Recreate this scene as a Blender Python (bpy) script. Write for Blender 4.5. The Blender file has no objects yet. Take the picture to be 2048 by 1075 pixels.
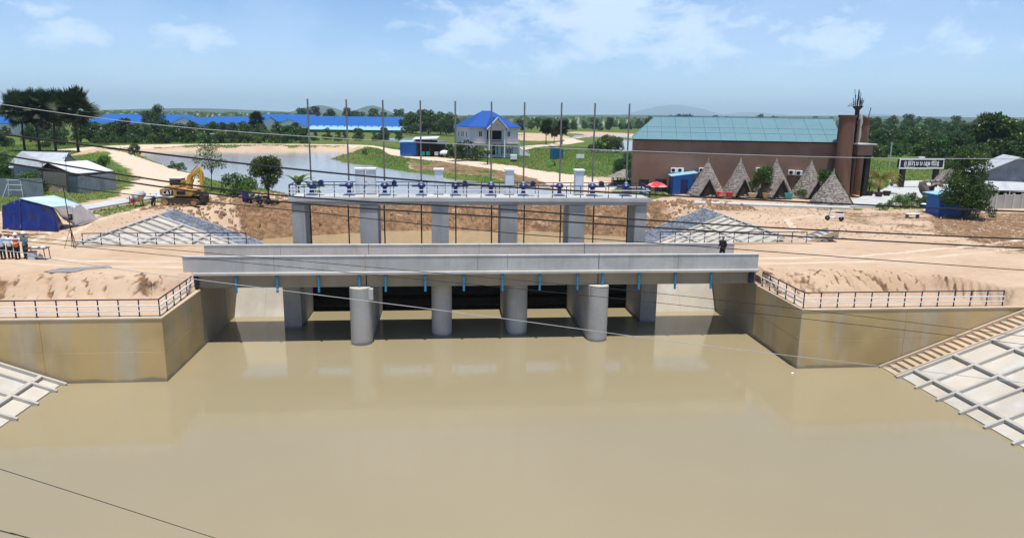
import bpy, math, random
import numpy as np
from mathutils import Vector, Matrix, noise as mnoise

sc = bpy.context.scene
col = sc.collection
rad = math.radians

# ------------------------------------------------------------------ camera
F = 1434.0; PITCH = rad(12.0); ROLL = rad(0.76); YAW = rad(5.5); H = 14.3
_cp_, _sp_ = math.cos(PITCH), math.sin(PITCH)
_cr_, _sr_ = math.cos(ROLL), math.sin(ROLL)
_cy_, _sy_ = math.cos(YAW), math.sin(YAW)

def ray(px, py):
    u, v = px - 1024, py - 537.5
    u, v = u * _cr_ + v * _sr_, -u * _sr_ + v * _cr_
    r, d, f = u, v * _cp_ + F * _sp_, F * _cp_ - v * _sp_
    return Vector((r * _cy_ + f * _sy_, -r * _sy_ + f * _cy_, -d))

def P(px, py, z):            # surveyed point of the photo on the level z
    d = ray(px, py); t = (z - H) / d.z
    return Vector((d.x * t, d.y * t, z))

def at(px, py, Y):           # surveyed point of the photo at the distance Y
    d = ray(px, py); t = Y / d.y
    return Vector((d.x * t, Y, H + d.z * t))

cam_data = bpy.data.cameras.new('camera')
cam = bpy.data.objects.new('camera', cam_data); col.objects.link(cam)
cam_data.sensor_width = 36.0
cam_data.lens = F / 2048.0 * 36.0
cam_data.clip_start = 0.1; cam_data.clip_end = 60000
c0 = ray(1024, 537.5).normalized()
rt = (ray(1025, 537.5) - ray(1024, 537.5)).normalized()
up = (ray(1024, 536.5) - ray(1024, 537.5)).normalized()
m = Matrix((rt, up, -c0)).transposed().to_4x4()
m.translation = Vector((0, 0, H))
cam.matrix_world = m
sc.camera = cam

# ------------------------------------------------------------------ sky and sun
SUN_EL = rad(80.0)
SUN_AZ = rad(172.0)          # compass bearing of the sun (0 = +Y), behind the camera
w = bpy.data.worlds.new('World'); sc.world = w; w.use_nodes = True
nt = w.node_tree; nt.nodes.clear()
N = nt.nodes.new; L = nt.links.new
out = N('ShaderNodeOutputWorld'); bg = N('ShaderNodeBackground')
sky = N('ShaderNodeTexSky'); sky.sky_type = 'NISHITA'; sky.sun_disc = False
sky.sun_elevation = SUN_EL; sky.sun_rotation = SUN_AZ
sky.altitude = 20; sky.air_density = 0.75; sky.dust_density = 0.15; sky.ozone_density = 3.0
bg.inputs['Strength'].default_value = 0.116
tc = N('ShaderNodeTexCoord')
sep = N('ShaderNodeSeparateXYZ'); L(tc.outputs['Generated'], sep.inputs[0])

def mth(op, a, b=None, c=None):
    n = N('ShaderNodeMath'); n.operation = op
    for i, v in enumerate((a, b, c)):
        if v is None: continue
        if isinstance(v, (int, float)): n.inputs[i].default_value = v
        else: L(v, n.inputs[i])
    return n.outputs[0]

zc = mth('MAXIMUM', sep.outputs[2], 0.0)
# cumulus: billows in direction space, flattened towards the horizon
cmap = N('ShaderNodeMapping'); cmap.inputs['Scale'].default_value = (1, 1, 1.9)
L(tc.outputs['Generated'], cmap.inputs[0])
def wnoise(scale, detail, rough, dist=0.0, off=(0, 0, 0)):
    mp = N('ShaderNodeMapping'); mp.inputs['Location'].default_value = off
    L(cmap.outputs[0], mp.inputs[0])
    n = N('ShaderNodeTexNoise'); n.inputs['Scale'].default_value = scale
    n.inputs['Detail'].default_value = detail; n.inputs['Roughness'].default_value = rough
    n.inputs['Distortion'].default_value = dist
    L(mp.outputs[0], n.inputs['Vector']); return n.outputs['Fac']
big = wnoise(4.6, 3, 0.5, 0.2, (0.35, 0.1, 0.0))
fine = wnoise(21.0, 7, 0.60, 0.35, (1.2, 0.4, 0.3))
veil = wnoise(3.0, 4, 0.6, 0.8, (2.2, 1.4, 0.3))
# cloud banks standing in the sky (bearing, height, half-width, half-height, weight)
banks = [(1230, 45, .085, .045, .55), (1400, 80, .08, .04, .48), (1110, 30, .05, .03, .38), (930, 65, .09, .05, .40), (780, 120, .05, .022, .34),
         (125, 70, .05, .020, .40), (375, 75, .042, .020, .36), (60, 18, .035, .018, .36),
         (1080, 130, .05, .03, .32), (1660, 85, .10, .035, .40), (1920, 85, .08, .03, .38)]
acc = None
for (bx, by, hw, hh, wt) in banks:
    d = ray(bx, by).normalized()
    vs = N('ShaderNodeVectorMath'); vs.operation = 'SUBTRACT'
    L(tc.outputs['Generated'], vs.inputs[0]); vs.inputs[1].default_value = d
    vm = N('ShaderNodeVectorMath'); vm.operation = 'MULTIPLY'
    L(vs.outputs[0], vm.inputs[0]); vm.inputs[1].default_value = (1 / hw, 1 / hw, 1 / hh)
    dt = N('ShaderNodeVectorMath'); dt.operation = 'LENGTH'; L(vm.outputs[0], dt.inputs[0])
    g = mth('MAXIMUM', mth('SUBTRACT', 1.0, mth('MULTIPLY', dt.outputs['Value'], 0.55)), 0.0)
    g = mth('MULTIPLY', g, wt)
    acc = g if acc is None else mth('MAXIMUM', acc, g)
dens = mth('ADD', mth('MULTIPLY', big, 0.40), mth('MULTIPLY', fine, 0.80))
dens = mth('ADD', dens, acc)
rmp = N('ShaderNodeMapRange'); rmp.interpolation_type = 'SMOOTHSTEP'
rmp.inputs['From Min'].default_value = 0.645; rmp.inputs['From Max'].default_value = 1.04
L(dens, rmp.inputs['Value'])
vr = N('ShaderNodeMapRange'); vr.inputs['From Min'].default_value = 0.38; vr.inputs['From Max'].default_value = 0.80
vr.inputs['To Max'].default_value = 0.26; L(veil, vr.inputs['Value'])
hzn = mth('POWER', mth('SUBTRACT', 1.0, zc), 9.0)          # thin high cloud thickens towards the horizon
cov = mth('MAXIMUM', mth('MULTIPLY', rmp.outputs[0], 0.74), mth('ADD', vr.outputs[0], mth('MULTIPLY', hzn, 0.46)))
cov = mth('MINIMUM', cov, 0.92)
tint = N('ShaderNodeMix'); tint.data_type = 'RGBA'; tint.blend_type = 'MULTIPLY'; tint.inputs[0].default_value = 1.0
L(sky.outputs[0], tint.inputs[6]); tint.inputs[7].default_value = (0.75, 0.955, 1.15, 1)
mixc = N('ShaderNodeMix'); mixc.data_type = 'RGBA'
L(cov, mixc.inputs[0]); L(tint.outputs[2], mixc.inputs[6]); mixc.inputs[7].default_value = (6.9, 8.1, 9.8, 1)
w.cycles.sampling_method = 'NONE'
L(mixc.outputs[2], bg.inputs['Color']); L(bg.outputs[0], out.inputs['Surface'])

sun_d = bpy.data.lights.new('sun', 'SUN'); sun = bpy.data.objects.new('sun', sun_d); col.objects.link(sun)
sun_d.energy = 4.9; sun_d.angle = rad(0.53); sun_d.color = (1.0, 0.965, 0.9)
sdir = Vector((math.sin(SUN_AZ) * math.cos(SUN_EL), math.cos(SUN_AZ) * math.cos(SUN_EL), math.sin(SUN_EL)))
sun.rotation_euler = sdir.to_track_quat('Z', 'Y').to_euler()
sun.location = (0, 0, 60)
vs_ = sc.view_settings
vs_.view_transform = 'Standard'; vs_.look = 'None'; vs_.gamma = 1.0; vs_.exposure = 0.2; vs_.use_curve_mapping = False
sc.cycles.max_bounces = 6; sc.cycles.diffuse_bounces = 3; sc.cycles.glossy_bounces = 3
sc.cycles.transparent_max_bounces = 8; sc.cycles.volume_bounces = 0
sc.cycles.use_denoising = True; sc.cycles.use_adaptive_sampling = True; sc.cycles.adaptive_threshold = 0.02

# ------------------------------------------------------------------ helpers
random.seed(7); rng = np.random.default_rng(11)

def tag(o, label=None, cat=None, group=None, kind=None):
    if label: o['label'] = label
    if cat: o['category'] = cat
    if group: o['group'] = group
    if kind: o['kind'] = kind
    return o

def thing(name, label, cat, loc, group=None, rz=0.0):
    o = bpy.data.objects.new(name, None); col.objects.link(o)
    o.location = loc; o.rotation_euler = (0, 0, rz); o.empty_display_size = 0.3
    return tag(o, label, cat, group)

def link(name, me, parent=None, world=True):
    o = bpy.data.objects.new(name, me); col.objects.link(o)
    if parent is not None:
        o.parent = parent
        if world:
            top = parent
            while top.parent: top = top.parent
            if parent is top: o.matrix_parent_inverse = Matrix.Translation(-Vector(top.location))
    return o

def copy_tree(o, parent=None):
    c = o.copy(); col.objects.link(c); c.parent = parent
    if parent is not None: c.matrix_parent_inverse = o.matrix_parent_inverse.copy()
    for ch in o.children: copy_tree(ch, c)
    return c

class MB:
    def __init__(s): s.v = []; s.f = []
    def add(s, vs, fs):
        b = len(s.v); s.v += [tuple(p) for p in vs]; s.f += [tuple(i + b for i in q) for q in fs]; return s
    def hexa(s, p):          # 8 points: bottom ring, top ring
        return s.add(p, [(3, 2, 1, 0), (4, 5, 6, 7), (0, 1, 5, 4), (1, 2, 6, 5), (2, 3, 7, 6), (3, 0, 4, 7)])
    def box(s, a, b):
        (x0, y0, z0), (x1, y1, z1) = a, b
        return s.hexa([(x0, y0, z0), (x1, y0, z0), (x1, y1, z0), (x0, y1, z0), (x0, y0, z1), (x1, y0, z1), (x1, y1, z1), (x0, y1, z1)])
    def cbox(s, c, d): return s.box([c[i] - d[i] / 2 for i in range(3)], [c[i] + d[i] / 2 for i in range(3)])
    def beam(s, p, q, w_, h_, upv=(0, 0, 1)):
        p, q = Vector(p), Vector(q); d = (q - p).normalized(); u = Vector(upv)
        sd = d.cross(u)
        if sd.length < 1e-4: sd = d.cross(Vector((0, 1, 0)))
        sd.normalize(); u = sd.cross(d).normalized()
        a, b = sd * (w_ / 2), u * (h_ / 2)
        return s.hexa([p - a - b, p + a - b, q + a - b, q - a - b, p - a + b, p + a + b, q + a + b, q - a + b])
    def prism(s, pts, vec):  # polygon extruded along vec
        n = len(pts); pts = [Vector(p) for p in pts]; vec = Vector(vec)
        return s.add(pts + [p + vec for p in pts], [tuple(range(n))[::-1], tuple(range(n, 2 * n))] + [(i, (i + 1) % n, n + (i + 1) % n, n + i) for i in range(n)])
    def tube(s, pts, r, n=8, cap=True):
        pts = [Vector(p) for p in pts]; k = len(pts)
        rs = list(r) if isinstance(r, (list, tuple)) else [r] * k
        vs = []; ref = None
        for i, p in enumerate(pts):
            d = (pts[min(i + 1, k - 1)] - pts[max(i - 1, 0)]).normalized()
            if ref is None: ref = Vector((1, 0, 0)) if abs(d.x) < .8 else Vector((0, 1, 0))
            a = d.cross(ref).normalized(); b = d.cross(a).normalized(); ref = -d.cross(a).normalized().cross(d).normalized() if False else ref
            for j in range(n):
                t = 2 * math.pi * j / n
                vs.append(p + a * (math.cos(t) * rs[i]) + b * (math.sin(t) * rs[i]))
        fs = [(i * n + j, i * n + (j + 1) % n, (i + 1) * n + (j + 1) % n, (i + 1) * n + j) for i in range(k - 1) for j in range(n)]
        if cap: fs += [tuple(range(n))[::-1], tuple((k - 1) * n + j for j in range(n))]
        return s.add(vs, fs)
    def lathe(s, prof, n=16, c=(0, 0, 0)):
        k = len(prof); vs = []
        for r, z in prof:
            for j in range(n):
                t = 2 * math.pi * j / n
                vs.append((c[0] + r * math.cos(t), c[1] + r * math.sin(t), c[2] + z))
        fs = [(i * n + j, i * n + (j + 1) % n, (i + 1) * n + (j + 1) % n, (i + 1) * n + j) for i in range(k - 1) for j in range(n)]
        fs += [tuple(range(n))[::-1], tuple((k - 1) * n + j for j in range(n))]
        return s.add(vs, fs)
    def ball(s, c, r, n=12, k=8):
        r = (r, r, r) if isinstance(r, (int, float)) else r
        vs = [(c[0], c[1], c[2] - r[2])]
        for i in range(1, k):
            a = math.pi * i / k - math.pi / 2
            for j in range(n):
                t = 2 * math.pi * j / n
                vs.append((c[0] + r[0] * math.cos(a) * math.cos(t), c[1] + r[1] * math.cos(a) * math.sin(t), c[2] + r[2] * math.sin(a)))
        vs.append((c[0], c[1], c[2] + r[2])); fs = []
        for j in range(n):
            fs.append((0, 1 + (j + 1) % n, 1 + j)); e = len(vs) - 1; b = 1 + (k - 2) * n
            fs.append((e, b + j, b + (j + 1) % n))
        fs += [(1 + i * n + j, 1 + i * n + (j + 1) % n, 1 + (i + 1) * n + (j + 1) % n, 1 + (i + 1) * n + j) for i in range(k - 2) for j in range(n)]
        return s.add(vs, fs)
    def mesh(s, name, mat, smooth=False):
        me = bpy.data.meshes.new(name); me.from_pydata(s.v, [], s.f)
        if mat is not None: me.materials.append(mat)
        if smooth:
            me.polygons.foreach_set('use_smooth', [True] * len(me.polygons))
            me.set_sharp_from_angle(angle=rad(42))
        me.update(); return me
    def build(s, name, mat, parent=None, smooth=False, bevel=0.0, world=True):
        o = link(name, s.mesh(name, mat, smooth), parent, world)
        if bevel:
            b = o.modifiers.new('bevel', 'BEVEL'); b.width = bevel; b.segments = 1; b.limit_method = 'ANGLE'
        return o

def np_mesh(name, v, f, mat, smooth=False):
    """v (n,3), f (m,k) numpy"""
    me = bpy.data.meshes.new(name); n, k = f.shape
    me.vertices.add(len(v)); me.vertices.foreach_set('co', np.asarray(v, np.float32).ravel())
    me.loops.add(n * k); me.loops.foreach_set('vertex_index', np.asarray(f, np.int32).ravel())
    me.polygons.add(n); me.polygons.foreach_set('loop_start', np.arange(0, n * k, k, dtype=np.int32))
    me.polygons.foreach_set('loop_total', np.full(n, k, np.int32))
    if smooth: me.polygons.foreach_set('use_smooth', np.ones(n, bool))
    if mat is not None: me.materials.append(mat)
    me.update(calc_edges=True); me.validate(); return me

# ------------------------------------------------------------------ materials
def newmat(name):
    mt = bpy.data.materials.new(name); mt.use_nodes = True
    t = mt.node_tree; return mt, t, t.nodes['Principled BSDF']

def rgb(c): return (c[0], c[1], c[2], 1)

def nz(t, scale, detail=5, rough=.55, stretch=None, coord='Object', dist=0.0):
    tcn = t.nodes.new('ShaderNodeTexCoord'); src = tcn.outputs[coord]
    if stretch:
        mp = t.nodes.new('ShaderNodeMapping'); mp.inputs['Scale'].default_value = stretch
        t.links.new(src, mp.inputs[0]); src = mp.outputs[0]
    n = t.nodes.new('ShaderNodeTexNoise'); n.inputs['Scale'].default_value = scale; n.inputs['Detail'].default_value = detail
    n.inputs['Roughness'].default_value = rough; n.inputs['Distortion'].default_value = dist
    t.links.new(src, n.inputs['Vector']); return n.outputs['Fac']

def rng_(t, src, a, b, c=0.0, d=1.0, smooth=True):
    n = t.nodes.new('ShaderNodeMapRange')
    if smooth: n.interpolation_type = 'SMOOTHSTEP'
    for i, v in zip(('From Min', 'From Max', 'To Min', 'To Max'), (a, b, c, d)): n.inputs[i].default_value = v
    t.links.new(src, n.inputs['Value']); return n.outputs[0]

def mixrgb(t, fac, a, b, mode='MIX'):
    n = t.nodes.new('ShaderNodeMix'); n.data_type = 'RGBA'; n.blend_type = mode
    for idx, v in ((0, fac), (6, a), (7, b)):
        if isinstance(v, (int, float)): n.inputs[idx].default_value = v
        elif isinstance(v, tuple): n.inputs[idx].default_value = rgb(v)
        else: t.links.new(v, n.inputs[idx])
    return n.outputs[2]

def bump(t, bs, src, strength=.3, dist=.02, prev=None):
    b = t.nodes.new('ShaderNodeBump'); b.inputs['Strength'].default_value = strength; b.inputs['Distance'].default_value = dist
    t.links.new(src, b.inputs['Height'])
    if prev is not None: t.links.new(prev, b.inputs['Normal'])
    t.links.new(b.outputs[0], bs.inputs['Normal']); return b.outputs[0]

def simple(name, c, c2=None, scale=3.0, rough=.7, metal=0.0, bmp=0.0, bd=.02, stretch=None, spec=.35, lo=.35, hi=.65, detail=5):
    mt, t, bs = newmat(name)
    bs.inputs['Roughness'].default_value = rough; bs.inputs['Metallic'].default_value = metal
    bs.inputs['Specular IOR Level'].default_value = spec
    if c2 is None: c2 = tuple(x * .82 for x in c)
    n = nz(t, scale, detail, stretch=stretch)
    t.links.new(mixrgb(t, rng_(t, n, lo, hi), c, c2), bs.inputs['Base Color'])
    if bmp: bump(t, bs, n, bmp, bd)
    return mt

def concrete(name, base, stain=None, amt=.5, streak=True, wet=False):
    mt, t, bs = newmat(name); bs.inputs['Roughness'].default_value = .85; bs.inputs['Specular IOR Level'].default_value = .25
    a = nz(t, .55, 6, .6); b = nz(t, 7, 6, .65); s = nz(t, 1.0, 6, .6, (1.6, 1.6, .10))
    c = mixrgb(t, rng_(t, a, .35, .68), base, tuple(x * .80 for x in base))
    c = mixrgb(t, rng_(t, b, .40, .8, 0, .45), c, tuple(x * .70 for x in base))
    if streak: c = mixrgb(t, rng_(t, s, .50, .72, 0, .38), c, tuple(x * .55 for x in base))
    if stain:
        s2 = nz(t, .9, 5, .55, (1.0, 1.0, .13)); s3 = nz(t, .25, 3, .5)
        st = mixrgb(t, rng_(t, s3, .4, .65), stain, tuple(x * .72 for x in stain))
        c = mixrgb(t, rng_(t, s2, .30, .58, amt * .45, amt), c, st)
    if wet:                   # damp, silt-darkened tide band just above the water
        tcn = t.nodes.new('ShaderNodeTexCoord'); sz = t.nodes.new('ShaderNodeSeparateXYZ'); t.links.new(tcn.outputs['Object'], sz.inputs[0])
        ad = t.nodes.new('ShaderNodeMath'); ad.operation = 'MULTIPLY_ADD'; t.links.new(a, ad.inputs[0]); ad.inputs[1].default_value = -.5; t.links.new(sz.outputs[2], ad.inputs[2])
        c = mixrgb(t, rng_(t, ad.outputs[0], -.18, .02, .75, 0), c, tuple(x * .35 for x in base))
    t.links.new(c, bs.inputs['Base Color'])
    bump(t, bs, b, .2, .012)
    return mt

def leafmat(name, a, b, scale=.8, trans=.30):
    mt, t, bs = newmat(name)
    n = nz(t, scale, 3); at_ = t.nodes.new('ShaderNodeAttribute'); at_.attribute_name = 'tone'
    c = mixrgb(t, rng_(t, n, .35, .65), a, b)
    c = mixrgb(t, at_.outputs['Fac'], c, tuple(min(1, x * 1.9) for x in b))
    oi = t.nodes.new('ShaderNodeObjectInfo')
    hs = t.nodes.new('ShaderNodeHueSaturation')
    t.links.new(rng_(t, oi.outputs['Random'], 0, 1, .475, .52, False), hs.inputs['Hue'])
    t.links.new(rng_(t, oi.outputs['Random'], 0, 1, .75, 1.25, False), hs.inputs['Value'])
    t.links.new(c, hs.inputs['Color']); c = hs.outputs[0]
    df = t.nodes.new('ShaderNodeBsdfDiffuse'); tr = t.nodes.new('ShaderNodeBsdfTranslucent')
    gl = t.nodes.new('ShaderNodeBsdfGlossy'); gl.inputs['Roughness'].default_value = .45
    t.links.new(c, df.inputs[0]); t.links.new(c, tr.inputs[0])
    mx = t.nodes.new('ShaderNodeMixShader'); mx.inputs[0].default_value = trans
    t.links.new(df.outputs[0], mx.inputs[1]); t.links.new(tr.outputs[0], mx.inputs[2])
    m2 = t.nodes.new('ShaderNodeMixShader'); m2.inputs[0].default_value = .04
    t.links.new(mx.outputs[0], m2.inputs[1]); t.links.new(gl.outputs[0], m2.inputs[2])
    t.links.new(m2.outputs[0], t.nodes['Material Output'].inputs['Surface'])
    return mt

def corrugated(name, c, c2, axis='X', period=.22, rough=.5, depth=.03, wear=.5, metal=0.0, spec=.4):
    mt, t, bs = newmat(name); bs.inputs['Roughness'].default_value = rough; bs.inputs['Metallic'].default_value = metal
    bs.inputs['Specular IOR Level'].default_value = spec
    n = nz(t, .7, 6, .6); n2 = nz(t, 4, 5, .6)
    cc = mixrgb(t, rng_(t, n, .4, .7, 0, wear), c, c2)
    cc = mixrgb(t, rng_(t, n2, .5, .8, 0, wear * .7), cc, tuple(x * .75 for x in c2))
    t.links.new(cc, bs.inputs['Base Color'])
    tcn = t.nodes.new('ShaderNodeTexCoord'); wv = t.nodes.new('ShaderNodeTexWave')
    wv.bands_direction = axis; wv.inputs['Scale'].default_value = 1.0 / period * .3183 * 1.0
    t.links.new(tcn.outputs['Object'], wv.inputs['Vector'])
    bump(t, bs, wv.outputs['Fac'], .6, depth)
    return mt

M = {}
M['conc'] = concrete('concrete_grey', (.50, .49, .47), wet=False)
M['conc_light'] = concrete('concrete_light', (.50, .50, .48), streak=False)
M['conc_pale'] = concrete('concrete_pale', (.58, .575, .55), stain=(.50, .39, .24), amt=.50, streak=False)
M['conc_wall'] = concrete('concrete_wall_stained', (.52, .48, .39), stain=(.56, .40, .175), amt=.95, wet=True)
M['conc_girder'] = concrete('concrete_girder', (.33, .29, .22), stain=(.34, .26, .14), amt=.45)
M['conc_pier'] = concrete('concrete_pier', (.42, .405, .375), wet=True)
M['conc_beam'] = concrete('concrete_beam', (.46, .45, .42), stain=(.52, .40, .25), amt=.25, streak=False)
M['conc_dusty'] = concrete('concrete_dusty', (.52, .42, .31), stain=(.55, .40, .25), amt=.5, streak=False)
M['mud'] = simple('grey_wet_mud', (.20, .20, .20), (.30, .26, .22), 1.2, .35)
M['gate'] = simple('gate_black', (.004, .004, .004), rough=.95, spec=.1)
M['joint'] = simple('joint_filler', (.03, .03, .03), rough=.9)
M['white'] = simple('white_paint', (.78, .78, .76), (.70, .70, .68), 2.5, .55)
M['cabinet'] = simple('white_cabinet_paint', (.62, .66, .70), (.55, .60, .65), 1.5, .5)
M['blue'] = simple('blue_enamel', (.012, .035, .16), (.010, .025, .11), 4, .4, spec=.5)
M['navy'] = simple('navy_paint', (.018, .022, .075), (.012, .015, .05), 4, .45)
M['pvc'] = simple('blue_pvc', (.03, .20, .36), (.02, .16, .30), 3, .45, spec=.4)
M['steel'] = simple('steel_rod', (.20, .19, .19), (.15, .14, .14), 8, .5, .3, stretch=(1, 1, .2))
M['black'] = simple('black_steel', (.012, .012, .013), (.016, .014, .012), 3, .6)
M['darkwood'] = simple('dark_wood', (.06, .04, .028), (.035, .025, .02), 5, .8, stretch=(1, 1, .2))
M['rubber'] = simple('rubber', (.02, .02, .02), rough=.85)
M['gravel'] = simple('blue_grey_stone', (.20, .22, .26), (.11, .125, .15), 1.6, .9, bmp=.5, bd=.03, lo=.42, hi=.58)
M['gravelbed'] = simple('stone_bed', (.10, .11, .13), (.07, .08, .09), 3, .95)
M['thatch'] = simple('thatch', (.30, .265, .235), (.16, .135, .115), 3.5, .95, bmp=.9, bd=.06, stretch=(1, 1, .45), detail=9)
M['thatch_shade'] = simple('thatch_inner_shade', (.035, .028, .022), rough=.95)  # near-black thatch: shade inside the cone entrances put into the colour
M['brownwall'] = simple('brown_render', (.230, .138, .094), (.185, .112, .078), .35, .85, detail=8, bmp=.1)
M['browncol'] = simple('brown_tower_render', (.17, .09, .055), (.10, .055, .038), .8, .85, stretch=(1, 1, .25))
M['roofteal'] = corrugated('teal_metal_sheet', (.11, .215, .245), (.15, .235, .25), 'X', .30, .45, .02, .5)
M['roofblue'] = corrugated('blue_metal_sheet', (.004, .085, .33), (.02, .13, .36), 'X', .6, .5, .02, .4)
M['roofhouse'] = corrugated('blue_roof_tile', (.002, .065, .31), (.003, .05, .25), 'X', .35, .45, .02, .5)
M['sheetgrey'] = corrugated('grey_metal_sheet', (.47, .49, .50), (.34, .35, .37), 'X', .25, .5, .03, .8)
M['sheetwhite'] = corrugated('pale_metal_sheet', (.62, .64, .66), (.50, .50, .50), 'X', .25, .5, .03, .5)
M['fencegrey'] = corrugated('grey_fence_sheet', (.21, .24, .27), (.14, .15, .16), 'X', .22, .6, .03, .8)
M['sheetblue'] = corrugated('blue_shed_sheet', (.02, .14, .46), (.02, .10, .36), 'X', .22, .5, .03, .5)
M['shedroof'] = corrugated('light_blue_sheet', (.28, .50, .66), (.22, .42, .58), 'X', .22, .5, .03, .5)
M['tarpblue'] = simple('blue_tarp', (.006, .016, .15), (.004, .010, .09), 1.2, .42, spec=.5, bmp=.4, bd=.08)
M['tarpwhite'] = simple('white_tarp', (.82, .83, .84), (.72, .75, .78), 1.0, .5, bmp=.4, bd=.06)
M['tarproof'] = simple('tarp_roof_sheet', (.52, .60, .66), (.36, .50, .62), .8, .5, bmp=.3, bd=.05)
M['glass'] = simple('dark_glass', (.014, .018, .024), (.02, .024, .03), 1, .12, spec=.6)
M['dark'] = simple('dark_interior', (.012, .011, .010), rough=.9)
M['housewall'] = simple('pale_house_render', (.56, .58, .60), (.50, .53, .57), .5, .8)
M['housetrim'] = simple('pink_trim', (.62, .52, .50), (.58, .47, .46), 1, .7)
M['yellow'] = simple('machine_yellow', (.62, .38, .06), (.48, .27, .045), 1.6, .5, detail=7)
M['machine'] = simple('machine_orange_brown', (.47, .26, .075), (.32, .17, .06), 2.2, .6, detail=7)
M['track'] = simple('rusty_track', (.045, .032, .025), (.10, .06, .04), 5, .8)
M['red'] = simple('red_plastic', (.50, .02, .025), (.42, .02, .02), 2, .4)
M['teal'] = simple('teal_plastic', (.03, .35, .33), (.03, .28, .27), 2, .4)
M['green_t'] = simple('green_net', (.03, .33, .11), (.03, .25, .09), 4, .6)
M['skin'] = simple('skin', (.26, .145, .09), (.22, .12, .075), 6, .55)
M['hair'] = simple('hair', (.012, .010, .010), rough=.6)
M['shirt_blue'] = simple('pale_blue_cloth', (.46, .57, .70), (.38, .50, .64), 5, .85)
M['shirt_white'] = simple('white_cloth', (.66, .70, .74), (.56, .62, .68), 5, .85)
M['vest'] = simple('orange_vest_cloth', (.72, .12, .02), (.60, .10, .02), 5, .8)
M['shirt_green'] = simple('green_grey_cloth', (.14, .24, .24), (.10, .18, .20), 5, .85)
M['trouser'] = simple('dark_trouser_cloth', (.018, .018, .024), (.028, .026, .03), 5, .9)
M['olive'] = simple('olive_cloth', (.06, .06, .045), (.04, .04, .032), 5, .9)
M['paper'] = simple('paper', (.78, .78, .76), (.74, .74, .72), 5, .7)
M['bark'] = simple('bark', (.10, .075, .055), (.055, .04, .03), 3, .95, bmp=.5, stretch=(1, 1, .3))
M['palmbark'] = simple('palm_bark', (.055, .048, .042), (.03, .027, .024), 3, .95, bmp=.5, stretch=(1, 1, 3))
M['leaf'] = leafmat('leaf_green', (.030, .070, .014), (.060, .115, .022))
M['leaf_dark'] = leafmat('leaf_dark_green', (.022, .054, .015), (.050, .096, .020), .8, .36)
M['leaf_light'] = leafmat('leaf_light_green', (.060, .115, .022), (.105, .165, .035))
M['leaf_far'] = leafmat('leaf_far_green', (.034, .078, .022), (.074, .122, .030), .15, .36)
M['leaf_palm'] = leafmat('palm_leaf', (.018, .036, .014), (.040, .062, .028), .5, .15)
M['leaf_yellow'] = leafmat('yellow_palm_leaf', (.10, .13, .018), (.22, .19, .03), .6)
M['leaf_banana'] = leafmat('banana_leaf', (.045, .10, .02), (.09, .16, .035), .6)
M['grass'] = leafmat('grass_blade', (.085, .150, .022), (.135, .20, .036), .10, .35)
M['wire'] = simple('black_cable', (.012, .012, .014), rough=.6)
M['wirepale'] = simple('bare_aluminium_cable', (.42, .42, .43), (.36, .36, .37), 3, .5, .3)
M['clod'] = simple('earth_clod', (.27, .165, .092), (.17, .10, .055), .8, .95)
M['clod_pale'] = simple('dry_clod', (.42, .31, .215), (.33, .23, .15), .8, .95)
M['red_cloth'] = simple('red_white_umbrella', (.62, .03, .04), (.70, .30, .28), .9, .7, lo=.45, hi=.55)
# ------------------------------------------------------------------ ground
def ss(a, b, x):
    t = np.clip((x - a) / (b - a), 0, 1); return t * t * (3 - 2 * t)

_perm = np.random.default_rng(3).random((256, 256)).astype(np.float32)
def vnoise(x, y):
    xi = np.floor(x).astype(int); yi = np.floor(y).astype(int); fx = x - xi; fy = y - yi
    fx = fx * fx * (3 - 2 * fx); fy = fy * fy * (3 - 2 * fy)
    g = lambda a, b: _perm[a % 256, b % 256]
    return (g(xi, yi) * (1 - fx) + g(xi + 1, yi) * fx) * (1 - fy) + (g(xi, yi + 1) * (1 - fx) + g(xi + 1, yi + 1) * fx) * fy
def fbm(x, y, o=4):
    s = 0; a = .5
    for i in range(o): s = s + a * (vnoise(x * 2 ** i + 17 * i, y * 2 ** i + 31 * i) - .5); a *= .5
    return s                  # about -0.4 .. 0.4

def pxpoly(pts, z): return np.array([[P(a, b, z).x, P(a, b, z).y] for a, b in pts])

def segdist(X, Y, pts, closed=False):
    d = np.full(X.shape, 1e9); n = len(pts)
    for i in range(n if closed else n - 1):
        ax, ay = pts[i]; bx, by = pts[(i + 1) % n]; dx, dy = bx - ax, by - ay
        t = np.clip(((X - ax) * dx + (Y - ay) * dy) / (dx * dx + dy * dy + 1e-9), 0, 1)
        d = np.minimum(d, np.hypot(X - ax - t * dx, Y - ay - t * dy))
    return d

def inside(X, Y, pts):
    r = np.zeros(X.shape, bool); n = len(pts); j = n - 1
    for i in range(n):
        xi, yi = pts[i]; xj, yj = pts[j]
        c = ((yi > Y) != (yj > Y)) & (X < (xj - xi) * (Y - yi) / (yj - yi + 1e-12) + xi)
        r ^= c; j = i
    return r

def sdf(X, Y, pts):           # negative inside
    d = segdist(X, Y, pts, True); return np.where(inside(X, Y, pts), -d, d)

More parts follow.
